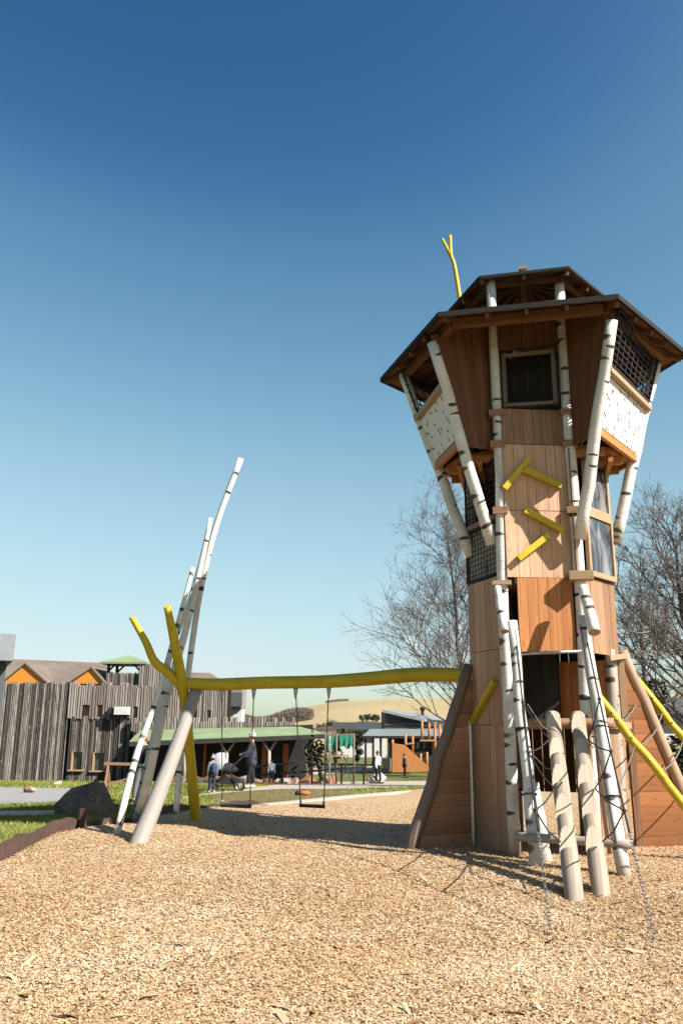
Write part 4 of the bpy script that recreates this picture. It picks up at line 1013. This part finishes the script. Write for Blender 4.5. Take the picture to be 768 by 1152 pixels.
stone(34, 889, 24.0, .16, 'small reddish stone lying on the grey paving')
stone(63, 884, 30.0, .14, 'small stone on the far edge of the grey paving')
k = 0; stone(421, 873, 45.0, .46, 'large pale pink boulder stone on the lawn before the dark pavilion')

# ------------------------------------------------------------------ hut at the left edge of the view
hp = at(8, 745, 20); HW = thing('flat_roofed_hut', 'dark hut with flat grey metal roof edge beside the plaza', 'hut', (hp.x - 1.5, 21.5, terr(21)))
HR = math.radians(24.5); Rm = Matrix.Rotation(HR, 3, 'Z'); ex, ey = Rm @ Vector((1, 0, 0)), Rm @ Vector((0, 1, 0))
c_ = Vector((hp.x, hp.y, 0)) - ex * 1.5 + ey * 1.5; M = MB(); M.box((c_.x, c_.y, (hp.z - .3) / 2), (3.0, 3.0, hp.z + .3), HR); M.build('wall', GREYM, HW)
t0 = at(18.5, 714, 19.6); c_ = Vector((t0.x, t0.y, 0)) - ex * 1.9 + ey * 2.0; M = MB(); M.box((c_.x, c_.y, (hp.z + t0.z) / 2 + .01), (3.8, 4.0, t0.z - hp.z), HR); M.build('flat_roof', GREYL, HW)

# ------------------------------------------------------------------ dark timber pavilion behind on the right
PY = 64.0; pg = at(450, 866, PY); PV = thing('timber_pavilion', 'dark timber pavilion with sloping grey roof and lean-to canopy', 'building', (pg.x, PY, terr(PY)))
def slab(name, pts, th, mat, parent):
    M = MB(); pts = [Vector(p) for p in pts]; d = Vector((0, 0, th)); M.hexa([p - d for p in pts], pts); return M.build(name, mat, parent)
def extr(name, pts, dy, mat, parent):
    M = MB(); n = len(pts); i = len(M.v); M.v += [tuple(p) for p in pts] + [(p[0], p[1] + dy, p[2]) for p in pts]
    M.face([i + k for k in range(n)]); M.face([i + n + k for k in reversed(range(n))])
    for a in range(n): b = (a + 1) % n; M.face((i + b, i + a, i + n + a, i + n + b))
    return M.build(name, mat, parent)
P = lambda x, y, d=0: at(x, y, PY + d)
up = extr('upper_wall', [P(433, 822), P(515, 822), P(515, 812), P(480, 809), P(433, 800)], 6, GREYM, PV)
for k_ in range(4):
    M = MB(); M.bar(P(434, 803.5 + k_ * 4.2, -.05), P(480 + k_ * 3, 804.5 + k_ * 4.2 + (5 if k_ < 2 else 0), -.05), .05, .07); M.build('cladding_batten', DARKM, up)
slab('roof', [P(430, 798.5, -.4), P(477, 809, -.4), P(520, 810.5, 6), P(440, 798.5, 7)], .18, GREYL, PV)
slab('canopy_roof', [P(407, 828.5, -4), P(505, 828.5, -4), P(505, 820, 0), P(416, 820, 0)], .14, plain('grey green canopy sheet', (.26, .30, .29), .5, .1, 2), PV)
M = MB(); M.bar(P(407, 829.2, -4), P(505, 829.2, -4), .1, .16); M.build('canopy_edge', DARKM, PV)
extr('back_wall', [P(436, 868, -.2), P(515, 868, -.2), P(515, 829, -.2), P(436, 829, -.2)], .3, DARKM, PV)
for px in (411, 419.5, 428, 437):
    p = P(px, 829, -3.8); M = MB(); M.box((p.x, p.y, (p.z + terr(60)) / 2), (.16, .16, p.z - terr(60))); M.build('canopy_post', DARKM, PV)
M = MB(); a, b = P(430, 853, -3.6), P(446, 868, -3.6)
for k_ in range(12): M.box((a.x + (b.x - a.x) * (k_ + .5) / 12, PY - 3.6, (a.z + b.z) / 2), ((b.x - a.x) / 14, .04, a.z - b.z), t=random.random())
M.build('slat_screen', SLABG, PV)
M = MB(); a = P(479.5, 806); M.tube([(a.x, PY + 3, a.z - .5), (a.x, PY + 3, a.z + .5)], .12, 8); M.tube([(a.x, PY + 3, a.z + .5), (a.x, PY + 3, a.z + .75)], .2, 8); M.build('chimney', DARKM, PV)
# low outbuilding between veranda and pavilion
oy = 78.0; LO = at(406, 838, oy); OB = thing('low_outbuilding', 'low white outbuilding with dark flat roof between veranda and pavilion', 'building', (LO.x, oy, terr(oy)))
extr('wall', [at(378, 852, oy), at(434, 852, oy), at(434, 819, oy), at(378, 819, oy)], 5, WHITEP, OB)
slab('roof', [at(374, 812.5, oy - .5), at(437, 812.5, oy - .5), at(437, 812.5, oy + 6), at(374, 812.5, oy + 6)], .65, GREYM, OB)
for px in (388, 402, 415):
    M = MB(); a = at(px, 829, oy - .03); M.box((a.x, oy - .03, a.z), (.9, .08, .9)); M.build('window', GLASS, OB)

# ------------------------------------------------------------------ orange play structure in front of the pavilion
QY = 56.0; qg = at(470, 868, QY); qg.z = terr(QY); PL = thing('play_structure', 'orange timber play structure with sloping ramp wall and many posts', 'play structure', qg)
Q = lambda x, y, d=0: at(x, y, QY + d)
extr('ramp_wall', [Q(441, 869), Q(486, 868), Q(484, 864), Q(455, 838), Q(441, 836)], .12, ORANGE, PL)
extr('panel', [Q(486, 847, .3), Q(507, 846, .3), Q(507, 832, .3), Q(486, 833, .3)], .12, ORP, PL)
extr('dark_net_box', [Q(464, 850, .5), Q(487, 850, .5), Q(487, 835, .5), Q(464, 835, .5)], .8, DARKM, PL)
for px, y0, y1 in ((456, 826, 870), (464, 827, 848), (474.5, 811, 833), (482.5, 813, 833), (441.5, 832, 870), (473, 848, 864), (480, 846, 867), (489, 812, 868), (494.5, 815, 870), (500.5, 810, 832), (504, 814, 868), (509, 811, 866)):
    a, b = Q(px, y0, .2), Q(px, y1, .2); M = MB(); M.tube([b, a], .085, 7); M.build('post', wood_o if False else ORANGE, PL)
for a, b in (((456, 837), (466, 836)), ((472, 833), (490, 833)), ((486, 857), (507, 856))):
    M = MB(); M.bar(Q(*a, .1), Q(*b, .1), .09, .09); M.build('rail', FRAME, PL)

# ------------------------------------------------------------------ rail fence, cloth stand, sawhorse, small things
fy = 40.0
RFN = thing('rail_fence', 'dark two-rail fence between lawn and veranda forecourt', 'fence', (at(330, 870, fy).x, fy, terr(fy)))
for a, b in (((284, 862.5), (353, 856.5)), ((284, 872.5), (410, 863))):
    M = MB(); M.bar(at(*a, fy), at(*b, fy + 1), .07, .09); M.build('rail', DARKM, RFN)
for px in (286, 318, 351, 384, 409):
    p = at(px, 861, fy + (px - 284) / 126); M = MB(); M.box((p.x, p.y + .06, (p.z + terr(fy)) / 2 - .05), (.09, .09, p.z - terr(fy) + .1)); M.build('post', DARKM, RFN)
sy = 42.0; ST = thing('cloth_stand', 'timber stand hung with green cloths beside the veranda end', 'stand', (at(384, 868, sy).x, sy, terr(sy)))
GCL = plain('green cloth', (.03, .26, .17), .8, .25, 4)
def cloth(px0, px1, y0, y1, seed):
    M = MB(); a, b = at(px0, y0, sy), at(px1, y1, sy); rn = random.Random(seed); n = 10; i0 = len(M.v)
    for r in range(6):
        for k_ in range(n + 1):
            x = a.x + (b.x - a.x) * k_ / n * (1 - .08 * r / 5); M.v.append((x, sy + .07 * math.sin(k_ * 1.7 + seed) * (r / 5), a.z + (b.z - a.z) * r / 5 - .05 * math.sin(k_ * .9 + seed) * (r / 5)))
    for r in range(5):
        for k_ in range(n):
            p = i0 + r * (n + 1) + k_; M.face((p + n + 1, p + n + 2, p + 1, p), None, 0, .5, True)
    return M.build('cloth', GCL, ST)
cloth(367, 377, 828, 843, 1); cloth(380.5, 397, 827, 840, 2)
for px in (366, 378.5, 398):
    M = MB(); a = at(px, 825, sy + .05); M.tube([(a.x, a.y, terr(sy)), tuple(a)], .05, 7); M.build('post', LOGB, ST)
M = MB(); M.bar(at(365, 827, sy + .05), at(399, 826, sy + .05), .06, .08); M.build('crossbar', LOGB, ST)
M = MB(); M.bar(at(366, 851, sy), at(392, 850, sy), .4, .05); M.build('table_top', ORANGE, ST)
for px in (369, 389):
    M = MB(); a = at(px, 851, sy); M.bar((a.x - .25, sy, terr(sy)), (a.x + .1, sy, a.z), .05, .05, (0, 1, 0)); M.bar((a.x + .3, sy - .05, terr(sy)), (a.x - .1, sy - .05, a.z), .05, .05, (0, 1, 0)); M.build('trestle', GREYM, ST)
M = MB(); a = at(371, 826, 36); M.tube([(a.x, 36, terr(36)), tuple(a)], .035, 8); M.sphere(a, .06, 8, 5)
one(M, 'white_pole', WHITEP, 'thin white pole standing on the lawn before the green cloths', 'pole', (a.x, 36, terr(36)))
SH = thing('sawhorse', 'low brown timber trestle rail on the lawn behind the boulder', 'trestle', ground_at(136, 889))
b0 = ground_at(136, 889)
for sx in (-.42, .42):
    M = MB(); M.bar((b0.x + sx, b0.y - .25, b0.z), (b0.x + sx, b0.y, b0.z + .75), .06, .06, (1, 0, 0)); M.bar((b0.x + sx, b0.y + .25, b0.z), (b0.x + sx, b0.y + .02, b0.z + .74), .06, .06, (1, 0, 0)); M.build('leg', LARCH, SH)
M = MB(); M.bar((b0.x - .55, b0.y, b0.z + .76), (b0.x + .55, b0.y, b0.z + .74), .08, .08); M.build('rail', LARCH, SH)
M = MB(); M.bar((b0.x - .5, b0.y - .15, b0.z + .14), (b0.x + .5, b0.y - .1, b0.z + .42), .05, .05); M.build('brace', LARCH, SH)
o_ = ground_at(340, 895); BG = thing('orange_bag', 'small orange and black bag lying at the edge of the path', 'bag', o_)
M = MB(); M.sphere(o_ + Vector((.06, 0, .06)), .095, 12, 8, sc=(1.6, .9, .7)); M.build('body', plain('orange cloth', (.62, .17, .05), .8, .15, 8), BG)
M = MB(); M.sphere(o_ + Vector((-.13, 0, .06)), .075, 10, 7, sc=(1, .9, .95)); M.torus(o_ + Vector((.05, 0, .12)), .05, .009, (0, 1, 0), 14, 5); M.build('strap', BLACKFAB, BG)
M = MB(); a = at(361, 866, 44); pts_ = [(a.x + .1, 44, terr(44)), (a.x - .1, 44, terr(44) + .8), (a.x - .25, 44.1, terr(44) + 1.3)]
M.tube(pts_, [.12, .10, .12], 8); 
for k_ in range(160):
    rn = random.Random(k_); c_ = Vector((a.x - .3 + rn.gauss(0, .28), 44 + rn.gauss(0, .25), terr(44) + 1.45 + rn.gauss(0, .38))); d_ = Vector((rn.gauss(0, 1), rn.gauss(0, 1), rn.gauss(0, 1))).normalized() * .16; e_ = d_.cross(Vector((rn.random(), 1, .2))).normalized() * .07
    M.poly([c_ - d_, c_ + e_, c_ + d_, c_ - e_])
one(M, 'dark_shrub', plain('dark shrub twigs', (.035, .03, .02), .8, .4, 6), 'dark bushy shrub beside the green cloth stand', 'shrub', (a.x, 44, terr(44)))
# ------------------------------------------------------------------ people
SKIN = plain('skin', (.58, .36, .27), .5, .08, 8)
def skinmesh(name, J, Ed, mat, parent, lv=2):
    """one continuous body grown round joints J = {key: (x, y, z, rx, ry)}"""
    keys = list(J); me = bpy.data.meshes.new(name); me.from_pydata([J[k][:3] for k in keys], [(keys.index(a), keys.index(b)) for a, b in Ed], [])
    o = bpy.data.objects.new(name, me); COL.objects.link(o); o.parent = parent
    sk = o.modifiers.new('skin', 'SKIN'); sk.use_smooth_shade = True
    for i, k in enumerate(keys):
        d = me.skin_vertices[0].data[i]; d.radius = (J[k][3], J[k][4] if len(J[k]) > 4 else J[k][3]); d.use_root = (i == 0)
    ss = o.modifiers.new('sub', 'SUBSURF'); ss.levels = lv; ss.render_levels = lv
    me.materials.append(mat); return o
def person(label, loc, h, rz, jacket, trousers, shoes, hat=None, hair=None, arm=0.0, stride=.10, coat=0.0, pack=None, group=None, badge=None):
    T = thing('person', label, 'person', loc, rz, group, local=True); T.scale = (h / 1.75,) * 3
    s = stride
    J = {'pel': (0, 0, .95, .13, .10), 'bel': (0, 0, 1.10, .125, .095), 'che': (0, .01, 1.32, .155, .105), 'nec': (0, 0, 1.48, .055, .055), 'hd0': (0, -.01, 1.58, .080, .088), 'hd1': (0, -.005, 1.68, .075, .085)}
    Ed = [('pel', 'bel'), ('bel', 'che'), ('che', 'nec'), ('nec', 'hd0'), ('hd0', 'hd1')]
    for n_, sx in (('l', 1), ('r', -1)):
        st = s * sx
        hand = (sx * .20, -.42, 1.06) if arm else (sx * .25, -.06, .80); elb = (sx * .23, -.14 if arm else .03, 1.12 if arm else 1.10)
        J.update({n_ + 'sh': (sx * .18, 0, 1.40, .07), n_ + 'el': (*elb, .048), n_ + 'ha': (*hand, .036), n_ + 'hi': (sx * .095, 0, .90, .098), n_ + 'kn': (sx * .10, -st * .5 - .02, .50, .066), n_ + 'an': (sx * .10, -st + .05 * abs(st), .09, .045), n_ + 'to': (sx * .11, -st - .15, .04, .035)})
        Ed += [('che', n_ + 'sh'), (n_ + 'sh', n_ + 'el'), (n_ + 'el', n_ + 'ha'), ('pel', n_ + 'hi'), (n_ + 'hi', n_ + 'kn'), (n_ + 'kn', n_ + 'an'), (n_ + 'an', n_ + 'to')]
    skinmesh('body', J, Ed, SKIN, T)
    g = lambda k, r, r2=None, dz=0: (J[k][0], J[k][1], J[k][2] + dz, r, r2 or r)
    fat = 1 + coat * .9; C = {'che': g('che', .19 * fat, .145 * fat), 'bel': g('bel', .18 * fat, .15 * fat), 'hip': (0, 0, .93 - coat, .185 * fat, .16 * fat), 'nec': g('nec', .085, None, -.03)}
    E2 = [('che', 'bel'), ('bel', 'hip'), ('che', 'nec')]
    for n_ in 'lr':
        w_ = Vector(J[n_ + 'el'][:3]).lerp(Vector(J[n_ + 'ha'][:3]), .85); C[n_ + 'sh'] = g(n_ + 'sh', .095); C[n_ + 'el'] = g(n_ + 'el', .075); C[n_ + 'wr'] = (*w_, .058)
        E2 += [('che', n_ + 'sh'), (n_ + 'sh', n_ + 'el'), (n_ + 'el', n_ + 'wr')]
    jk = skinmesh('jacket', C, E2, jacket, T)
    L = {'pel': (0, 0, .93, .15, .12)}; E3 = []
    for n_ in 'lr':
        L[n_ + 'hi'] = g(n_ + 'hi', .112); L[n_ + 'kn'] = g(n_ + 'kn', .08); L[n_ + 'an'] = g(n_ + 'an', .062, None, .03); E3 += [('pel', n_ + 'hi'), (n_ + 'hi', n_ + 'kn'), (n_ + 'kn', n_ + 'an')]
    skinmesh('trousers', L, E3, trousers, T)
    for n_ in 'lr':
        a, b = Vector(J[n_ + 'an'][:3]), Vector(J[n_ + 'to'][:3]); M = MB(); M.sphere((a + b) / 2 + Vector((0, .01, -.01)), .075, 12, 8, sc=(.72, 1.75, .75)); M.build('shoe', shoes, T)
    M = MB()
    if hat:
        M.sphere((0, .005, 1.70), .112, 14, 9, sc=(.95, 1.05, 1.0)); M.torus((0, .0, 1.675), .104, .022, (0, 0, 1), 18, 6); M.sphere((0, .02, 1.835), .045, 9, 6); M.build('hat', hat, T)
    M = MB(); M.sphere((0, .022, 1.665), .108, 14, 9, sc=(.92, .95, 1.08)); M.build('hair', hair or plain('brown hair', (.10, .055, .03), .6, .3, 20), T)
    M = MB()
    M.sphere((0, -.105, 1.605), .017, 8, 6, sc=(.8, 1, 1.4)); M.build('nose', SKIN, T)
    if pack:
        M = MB(); M.sphere((0, .19, 1.22), .20, 14, 10, sc=(.85, .6, 1.15)); M.box((0, .31, 1.10), (.22, .05, .16)); M.build('backpack', pack, T)
    if badge:
        M = MB(); M.sphere((0.08, .30 if pack else .17, 1.0), .04, 8, 6, sc=(1, .4, 1.3)); M.build('reflector', badge, T)
    return T
NAVY = plain('navy down coat', (.05, .06, .085), .7, .3, 10); BLK = BLACKFAB; DEN = plain('dark denim', (.035, .04, .06), .8, .25, 12); WHT = plain('white trainers', (.75, .75, .75), .6, .1, 10)
PINKW = plain('pale knit', (.66, .58, .58), .9, .25, 25); GREYK = plain('grey knit', (.40, .40, .42), .9, .2, 25); BLUEP = plain('blue backpack', (.025, .06, .16), .7, .2, 10); WHJ = plain('white jacket', (.72, .72, .74), .7, .12, 8); GRJ = plain('grey child jacket', (.20, .22, .25), .8, .2, 10)
LIMEG = plain('lime reflector', (.35, .75, .03), .5, .05, 5); TANH = plain('fair hair', (.42, .25, .12), .6, .2, 20); DGR = plain('dark patterned jacket', (.030, .032, .045), .7, .6, 9); GRT = plain('grey trousers', (.22, .23, .25), .8, .15, 9)
gp = ground_at
woman = person('person in long navy coat and pale bobble hat pushing the pram', gp(282, 886.5), 1.70, math.radians(-82), NAVY, BLK, WHT, hat=PINKW, arm=1, stride=.10, coat=.28)
person('person in dark jacket walking between the birch poles', gp(158, 904), 1.52, math.radians(-120), DGR, GRT, BLK, hair=TANH, stride=.16, pack=BLK, badge=LIMEG)
person('small child with blue backpack and grey hat beside the pram', gp(238, 892), 1.0, math.radians(-150), GRJ, DEN, WHT, hat=GREYK, pack=BLUEP, stride=.05)
wp = at(425, 868, 44.5); wp.z = terr(44.5)
person('person in white jacket with dark backpack near the dark pavilion', wp, 1.62, math.radians(60), WHJ, BLK, BLK, pack=BLK)
cp = at(305, 878, 38); cp.z = terr(38)
person('child in white top standing by the rail fence', cp, 1.05, math.radians(20), WHJ, DEN, BLK)
cp = at(455, 868, 54); cp.z = terr(54)
person('person in dark clothes leaning at the orange play structure', cp, 1.45, math.radians(100), NAVY, BLK, BLK)
# pram
pr = gp(256, 890); PR_ = thing('pram', 'black framed pram with light grey hood pushed along the path', 'pram', pr, math.radians(8), local=True)
for x, y, r in ((-.42, -.24, .145), (-.42, .24, .145), (.34, -.28, .165), (.34, .28, .165)):
    M = MB(); M.torus((x, y, r), r * .84, r * .17, (0, 1, 0), 24, 7); W = M.build('wheel', RUBBER, PR_)
    M = MB(); M.torus((x, y, r), r * .66, r * .05, (0, 1, 0), 20, 5)
    for k_ in range(6): M.tube([(x, y, r), (x + math.cos(k_ * 1.047) * r * .66, y, r + math.sin(k_ * 1.047) * r * .66)], .009, 4)
    M.sphere((x, y, r), .03, 8, 5); M.build('rim', STEEL, W)
M = MB()
for y in (-.24, .24):
    M.tube([(-.42, y, .145), (-.10, y * .9, .48), (.42, y * .9, .98), (.60, y * .9, 1.02)], .018, 7); M.tube([(.34, y * 1.15, .165), (-.02, y * .95, .62)], .018, 7); M.tube([(-.42, y, .145), (.34, y * 1.15, .165)], .013, 6)
M.tube([(.60, -.216, 1.02), (.60, .216, 1.02)], .02, 8); M.build('frame', BLACKFAB, PR_)
M = MB(); M.sphere((-.10, 0, .66), .36, 16, 9, sc=(1.12, .62, .55), fn=lambda p: 1 if p.z < .15 else .82); M.build('carrycot', BLACKFAB, PR_)
M = MB(); M.sphere((-.22, 0, .80), .34, 18, 10, sc=(.95, .72, .92), fn=lambda p: 1 if p.x < .35 else .55); M.build('hood', plain('light grey pram hood', (.50, .52, .55), .8, .1, 5), PR_)
M = MB(); M.box((0, 0, .29), (.5, .4, .16)); M.build('basket', BLACKFAB, PR_)

# ------------------------------------------------------------------ trees
TWIG = plain('bare twigs', (.25, .21, .20), .9, .3, 3); TRUNK = plain('tree bark', (.14, .115, .095), .9, .4, 4); TWIGM = plain('brown bare twigs', (.25, .21, .19), .9, .35, 3); TWIGD = plain('dark bare twigs', (.075, .062, .056), .9, .35, 3)
def bare_tree(label, base, H, tmat, cmat, seed, stems, spread, first=.12, dens=1.0, tw=.006, tr=None, lean=0, reach=None):
    rnd = random.Random(seed); base = Vector(base); T = thing('bare_tree', label, 'tree', base); TM, CM = MB(), MB()
    def shoot(p, d, L, r, depth, up):
        n = 5 if depth < 3 else 3; pts = [p.copy()]; dd = d.copy()
        for k_ in range(n):
            dd = (dd + Vector((rnd.gauss(0, .13), rnd.gauss(0, .13), rnd.gauss(0, .08) + up))).normalized(); pts.append(pts[-1] + dd * L / n)
        CM.tube(pts, [r, max(r * .45, tw * .7)], 4 if depth < 2 else 3, t=rnd.random())
        if depth >= 3 or L < .3: return
        nk = int((4.5 if depth < 2 else 3.6) * dens * (1 if depth else 1.5))
        for k_ in range(nk):
            s = rnd.uniform(.22, .98); i = min(int(s * n), n - 1); q = pts[i].lerp(pts[i + 1], s * n - i); ax = (pts[i + 1] - pts[i]).normalized()
            sd = ax.cross(Vector((rnd.gauss(0, 1), rnd.gauss(0, 1), rnd.gauss(0, 1)))).normalized(); a = rnd.uniform(.45, .95)
            shoot(q, (ax * math.cos(a) + sd * math.sin(a)).normalized(), L * rnd.uniform(.36, .62), max(r * .5, tw), depth + 1, up)
    for (x0, x1, hh) in stems:
        r0 = (tr or H * .012) * (hh ** .5); pts = [base + Vector((x0, 0, -.2))]
        for k_ in range(1, 11):
            t = k_ / 10; pts.append(base + Vector((x0 + (x1 - x0) * t + rnd.gauss(0, .05), rnd.gauss(0, .1), H * hh * t)))
        TM.tube(pts, [r0, r0 * .75, r0 * .45, r0 * .18], 9, wob=.06)
        nb = int(26 * dens * hh)
        for k_ in range(nb):
            t = first + (1 - first) * (k_ + rnd.random()) / nb; i = min(int(t * 10), 9); q = pts[i].lerp(pts[i + 1], t * 10 - i); az = k_ * 2.4 + rnd.gauss(0, .4)
            el = rnd.uniform(.35, .75) + t * .35; L = spread * (1.05 - t * .72) * rnd.uniform(.75, 1.1)
            shoot(q, Vector((math.cos(az) * math.cos(el), math.sin(az) * math.cos(el), math.sin(el))), L, r0 * .34 * (1 - t * .6), 0, .05)
    TM.build('trunk', tmat, T); CM.build('crown', cmat, T); return T
tb = at(524, 800, 34); bare_tree('tall bare tree with pale purplish twigs left of the tower', (tb.x, 34, terr(34)), 10.9, TRUNK, TWIG, 3, ((0, -.55, 1.0), (.45, .5, .95)), 4.6, .14, 1.24, .005, .12)
tb = at(785, 800, 30); bare_tree('large dark bare tree at the right edge with a low fork', (tb.x, 30, terr(30)), 9.2, TRUNK, TWIGM, 5, ((0, -.3, 1.0), (.4, 1.6, .9)), 5.2, .16, 1.15, .0055, .2)
tb = at(722, 800, 46); bare_tree('slim bare tree just behind the right side of the tower', (tb.x, 46, terr(46)), 11.6, TRUNK, TWIGM, 8, ((0, .5, 1.0),), 4.2, .2, 1.0, .008, .17)
LEAFD = plain('dark evergreen leaves', (.030, .048, .020), .8, .5, 2); LEAFM = plain('mid green leaves', (.055, .085, .022), .8, .4, 2); LEAFB = plain('bare brown twig haze', (.20, .16, .135), .9, .4, 2)
def bush(name, label, base, w_, h_, mat, n, seed, cat='shrub', group=None, leaf=.10, trunk=False):
    rnd = random.Random(seed); base = Vector(base); T = thing(name, label, cat, base, 0, group); M = MB()
    cl = [(Vector((rnd.gauss(0, .33) * w_, rnd.gauss(0, .3) * w_, h_ * rnd.uniform(.25, .85))), rnd.uniform(.16, .34)) for _ in range(12)]
    for k_ in range(n):
        c_, r_ = rnd.choice(cl); d_ = Vector((rnd.gauss(0, 1), rnd.gauss(0, 1), rnd.gauss(0, 1))).normalized(); p = base + c_ + d_ * min(w_, h_) * r_ * rnd.uniform(.6, 1.05); p.z = max(p.z, base.z + .03)
        e_ = Vector((rnd.gauss(0, 1), rnd.gauss(0, 1), rnd.gauss(0, .6))).normalized() * leaf * rnd.uniform(.6, 1.3); f_ = e_.cross(Vector((rnd.gauss(0, 1), rnd.gauss(0, 1), 1))).normalized() * leaf * .45
        M.poly([p - e_, p + f_, p + e_, p - f_], t=rnd.random())
    M.build('crown', mat, T); S = MB()
    for k_ in range(3): S.tube([base + Vector((.04 * k_, .03 * k_, -.1)), base + Vector((rnd.gauss(0, .2) * w_, 0, h_ * .6))], [.05, .02], 6)
    S.build('trunk', TRUNK, T); return T
def gat(px, Y): p = at(px, 830, Y); return Vector((p.x, Y, terr(Y)))
bush('conifer', 'dark conifer close behind the right side of the tower', gat(714, 38), 2.6, 5.0, LEAFD, 3200, 1, 'tree', leaf=.16)
bush('evergreen_shrub', 'dark evergreen shrub behind the upper yellow handrail', gat(762, 34), 2.6, 1.9, LEAFD, 2600, 2, leaf=.10)
bush('evergreen_shrub', 'low bright green shrub under the yellow handrails', gat(764, 26), 2.0, .8, LEAFM, 2200, 3, leaf=.07)
bush('evergreen_shrub', 'bushy green shrub behind the sunlit fin of the tower', gat(738, 40), 3.0, 1.6, LEAFM, 2400, 12, leaf=.10)
bush('young_tree', 'small green tree between veranda end and outbuilding', gat(378, 66), 1.4, 3.4, LEAFM, 1200, 4, 'tree', leaf=.14)
bush('young_tree', 'narrow dark green tree before the outbuilding wall', gat(402, 74), .9, 3.0, LEAFD, 900, 5, 'tree', leaf=.14)
# house far right
hy = 70.0; h0 = at(752, 812, hy); HS = thing('far_house', 'grey house with dark low roof beyond the right hand trees', 'house', (h0.x, hy, terr(hy)))
extr('wall', [at(728, 835, hy), at(800, 835, hy), at(800, 800, hy), at(728, 800, hy)], 6, WHITEP, HS)
slab('roof', [at(724, 801, hy - .6), at(804, 801, hy - .6), at(798, 787, hy + 4), at(730, 787, hy + 4)], .3, GREYM, HS)
for px in (738, 752, 768):
    M = MB(); a = at(px, 815, hy - .04); M.box((a.x, hy - .04, a.z), (1.0, .1, 1.2)); M.build('window', GLASS, HS)

# ------------------------------------------------------------------ far hills, hedges, wood
HILLX = [-900, -60, -40, -28, -14, 0, 20, 60, 130, 260, 600, 1200]; HILLZ = [2, 4, 3, 5, 9.5, 11.2, 12.0, 12.5, 14, 18, 20, 12]
xs = np.linspace(-700, 1000, 160); ysh = np.linspace(130, 520, 60); HXm, HYm = np.meshgrid(xs, ysh)
tt = np.clip((HYm - 130) / 270, 0, 1); prof = np.interp(HXm * 400 / HYm, HILLX, HILLZ)
HZ = -3.3 + (prof + 3.3) * (tt * tt * (3 - 2 * tt)) ** .9 + np.sin(HXm * .03) * np.sin(HYm * .021) * .4 - np.clip((HYm - 400) / 120, 0, 1) * 3
q = N('dry field'); ov = q.uv((1, 1, 1), 'Object'); a = q.noise(ov, .02, 5, .6); st = q.noise(q.uv((.02, .35, 1), 'Object'), 1, 4, .6); f_ = q.noise(ov, .6, 4, .6)
c = q.mix(q.ramp(a, [(.4, 0), (.65, 1)]), (.50, .38, .21), (.42, .34, .17)); c = q.mix(q.ramp(st, [(.45, 0), (.7, .4)]), c, (.56, .43, .25)); c = q.mix(q.ramp(f_, [(.35, .4), (.6, 0)]), c, (.33, .26, .13))
tag(grid_mesh('hills', HXm, HYm, HZ, q.done(c, .95)), kind='structure')
def hill_z(x, y): 
    t = min(max((y - 130) / 270, 0), 1); p_ = float(np.interp(x * 400 / y, HILLX, HILLZ)); return -3.3 + (p_ + 3.3) * (t * t * (3 - 2 * t)) ** .9
def belt(name, label, x0, x1, Y, h_, mat, n, seed, dep=8, zb=None):
    rnd = random.Random(seed); M = MB()
    for k_ in range(n):
        x = rnd.uniform(x0, x1); y = Y + rnd.uniform(-dep, dep) * .5; hh = h_ * (.75 + .25 * math.sin(x * .23 + seed) * math.sin(x * .071)) * rnd.random() ** .6; p = Vector((x, y, (hill_z(x, y) if zb is None else zb) + hh))
        e_ = Vector((rnd.gauss(0, .4), rnd.gauss(0, .4), 1)).normalized() * h_ * .13; f_ = e_.cross(Vector((0, 1, .1))).normalized() * h_ * .012; M.poly([p - e_, p + f_, p + e_, p - f_], t=rnd.random())
    o = M.build(name, mat, origin=((x0 + x1) / 2, Y, hill_z((x0 + x1) / 2, Y))); return tag(o, label, 'woodland', kind='stuff')
belt('distant_wood', 'brown bare wood along the skyline left of the hill', at(258, 800, 260).x, at(352, 800, 260).x, 260, 6.6, LEAFB, 16000, 1, 16, -.6)
belt('distant_wood', 'dark skyline wood behind the fortress', at(-60, 800, 340).x, at(262, 800, 340).x, 340, 5.5, LEAFB, 9000, 2, 20)
belt('distant_hedge', 'dark hedge line across the foot of the dry field', at(300, 808, 200).x, at(420, 808, 200).x, 200, 1.8, LEAFB, 9000, 3, 5)
belt('distant_wood', 'dark wood strip on the hill crest', at(366, 793, 398).x, at(392, 793, 398).x, 398, 1.7, LEAFB, 4000, 4, 6)
belt('distant_wood', 'bare trees far behind the right hand house', at(690, 800, 260).x, at(830, 800, 260).x, 260, 6, LEAFB, 9000, 6, 20)
for i_, (px, Y, s_) in enumerate(((361, 205, 1.0), (369, 205, 1.6), (372, 206, 1.4), (408, 230, 1.1), (413, 231, 1.2), (419, 230, 1.0), (423, 231, 1.1))):
    p = at(px, 808, Y); bush('field_bush', ('round dark bush in the hedge gap left of the outbuilding' if i_ < 3 else 'round dark bush in the row on the dry field above the outbuilding'), (p.x, Y, hill_z(p.x, Y)), 1.5 * s_, 1.7 * s_, LEAFD, 700, 30 + i_, group='hedge gap bushes' if i_ < 3 else 'bushes on the dry field', leaf=.16)
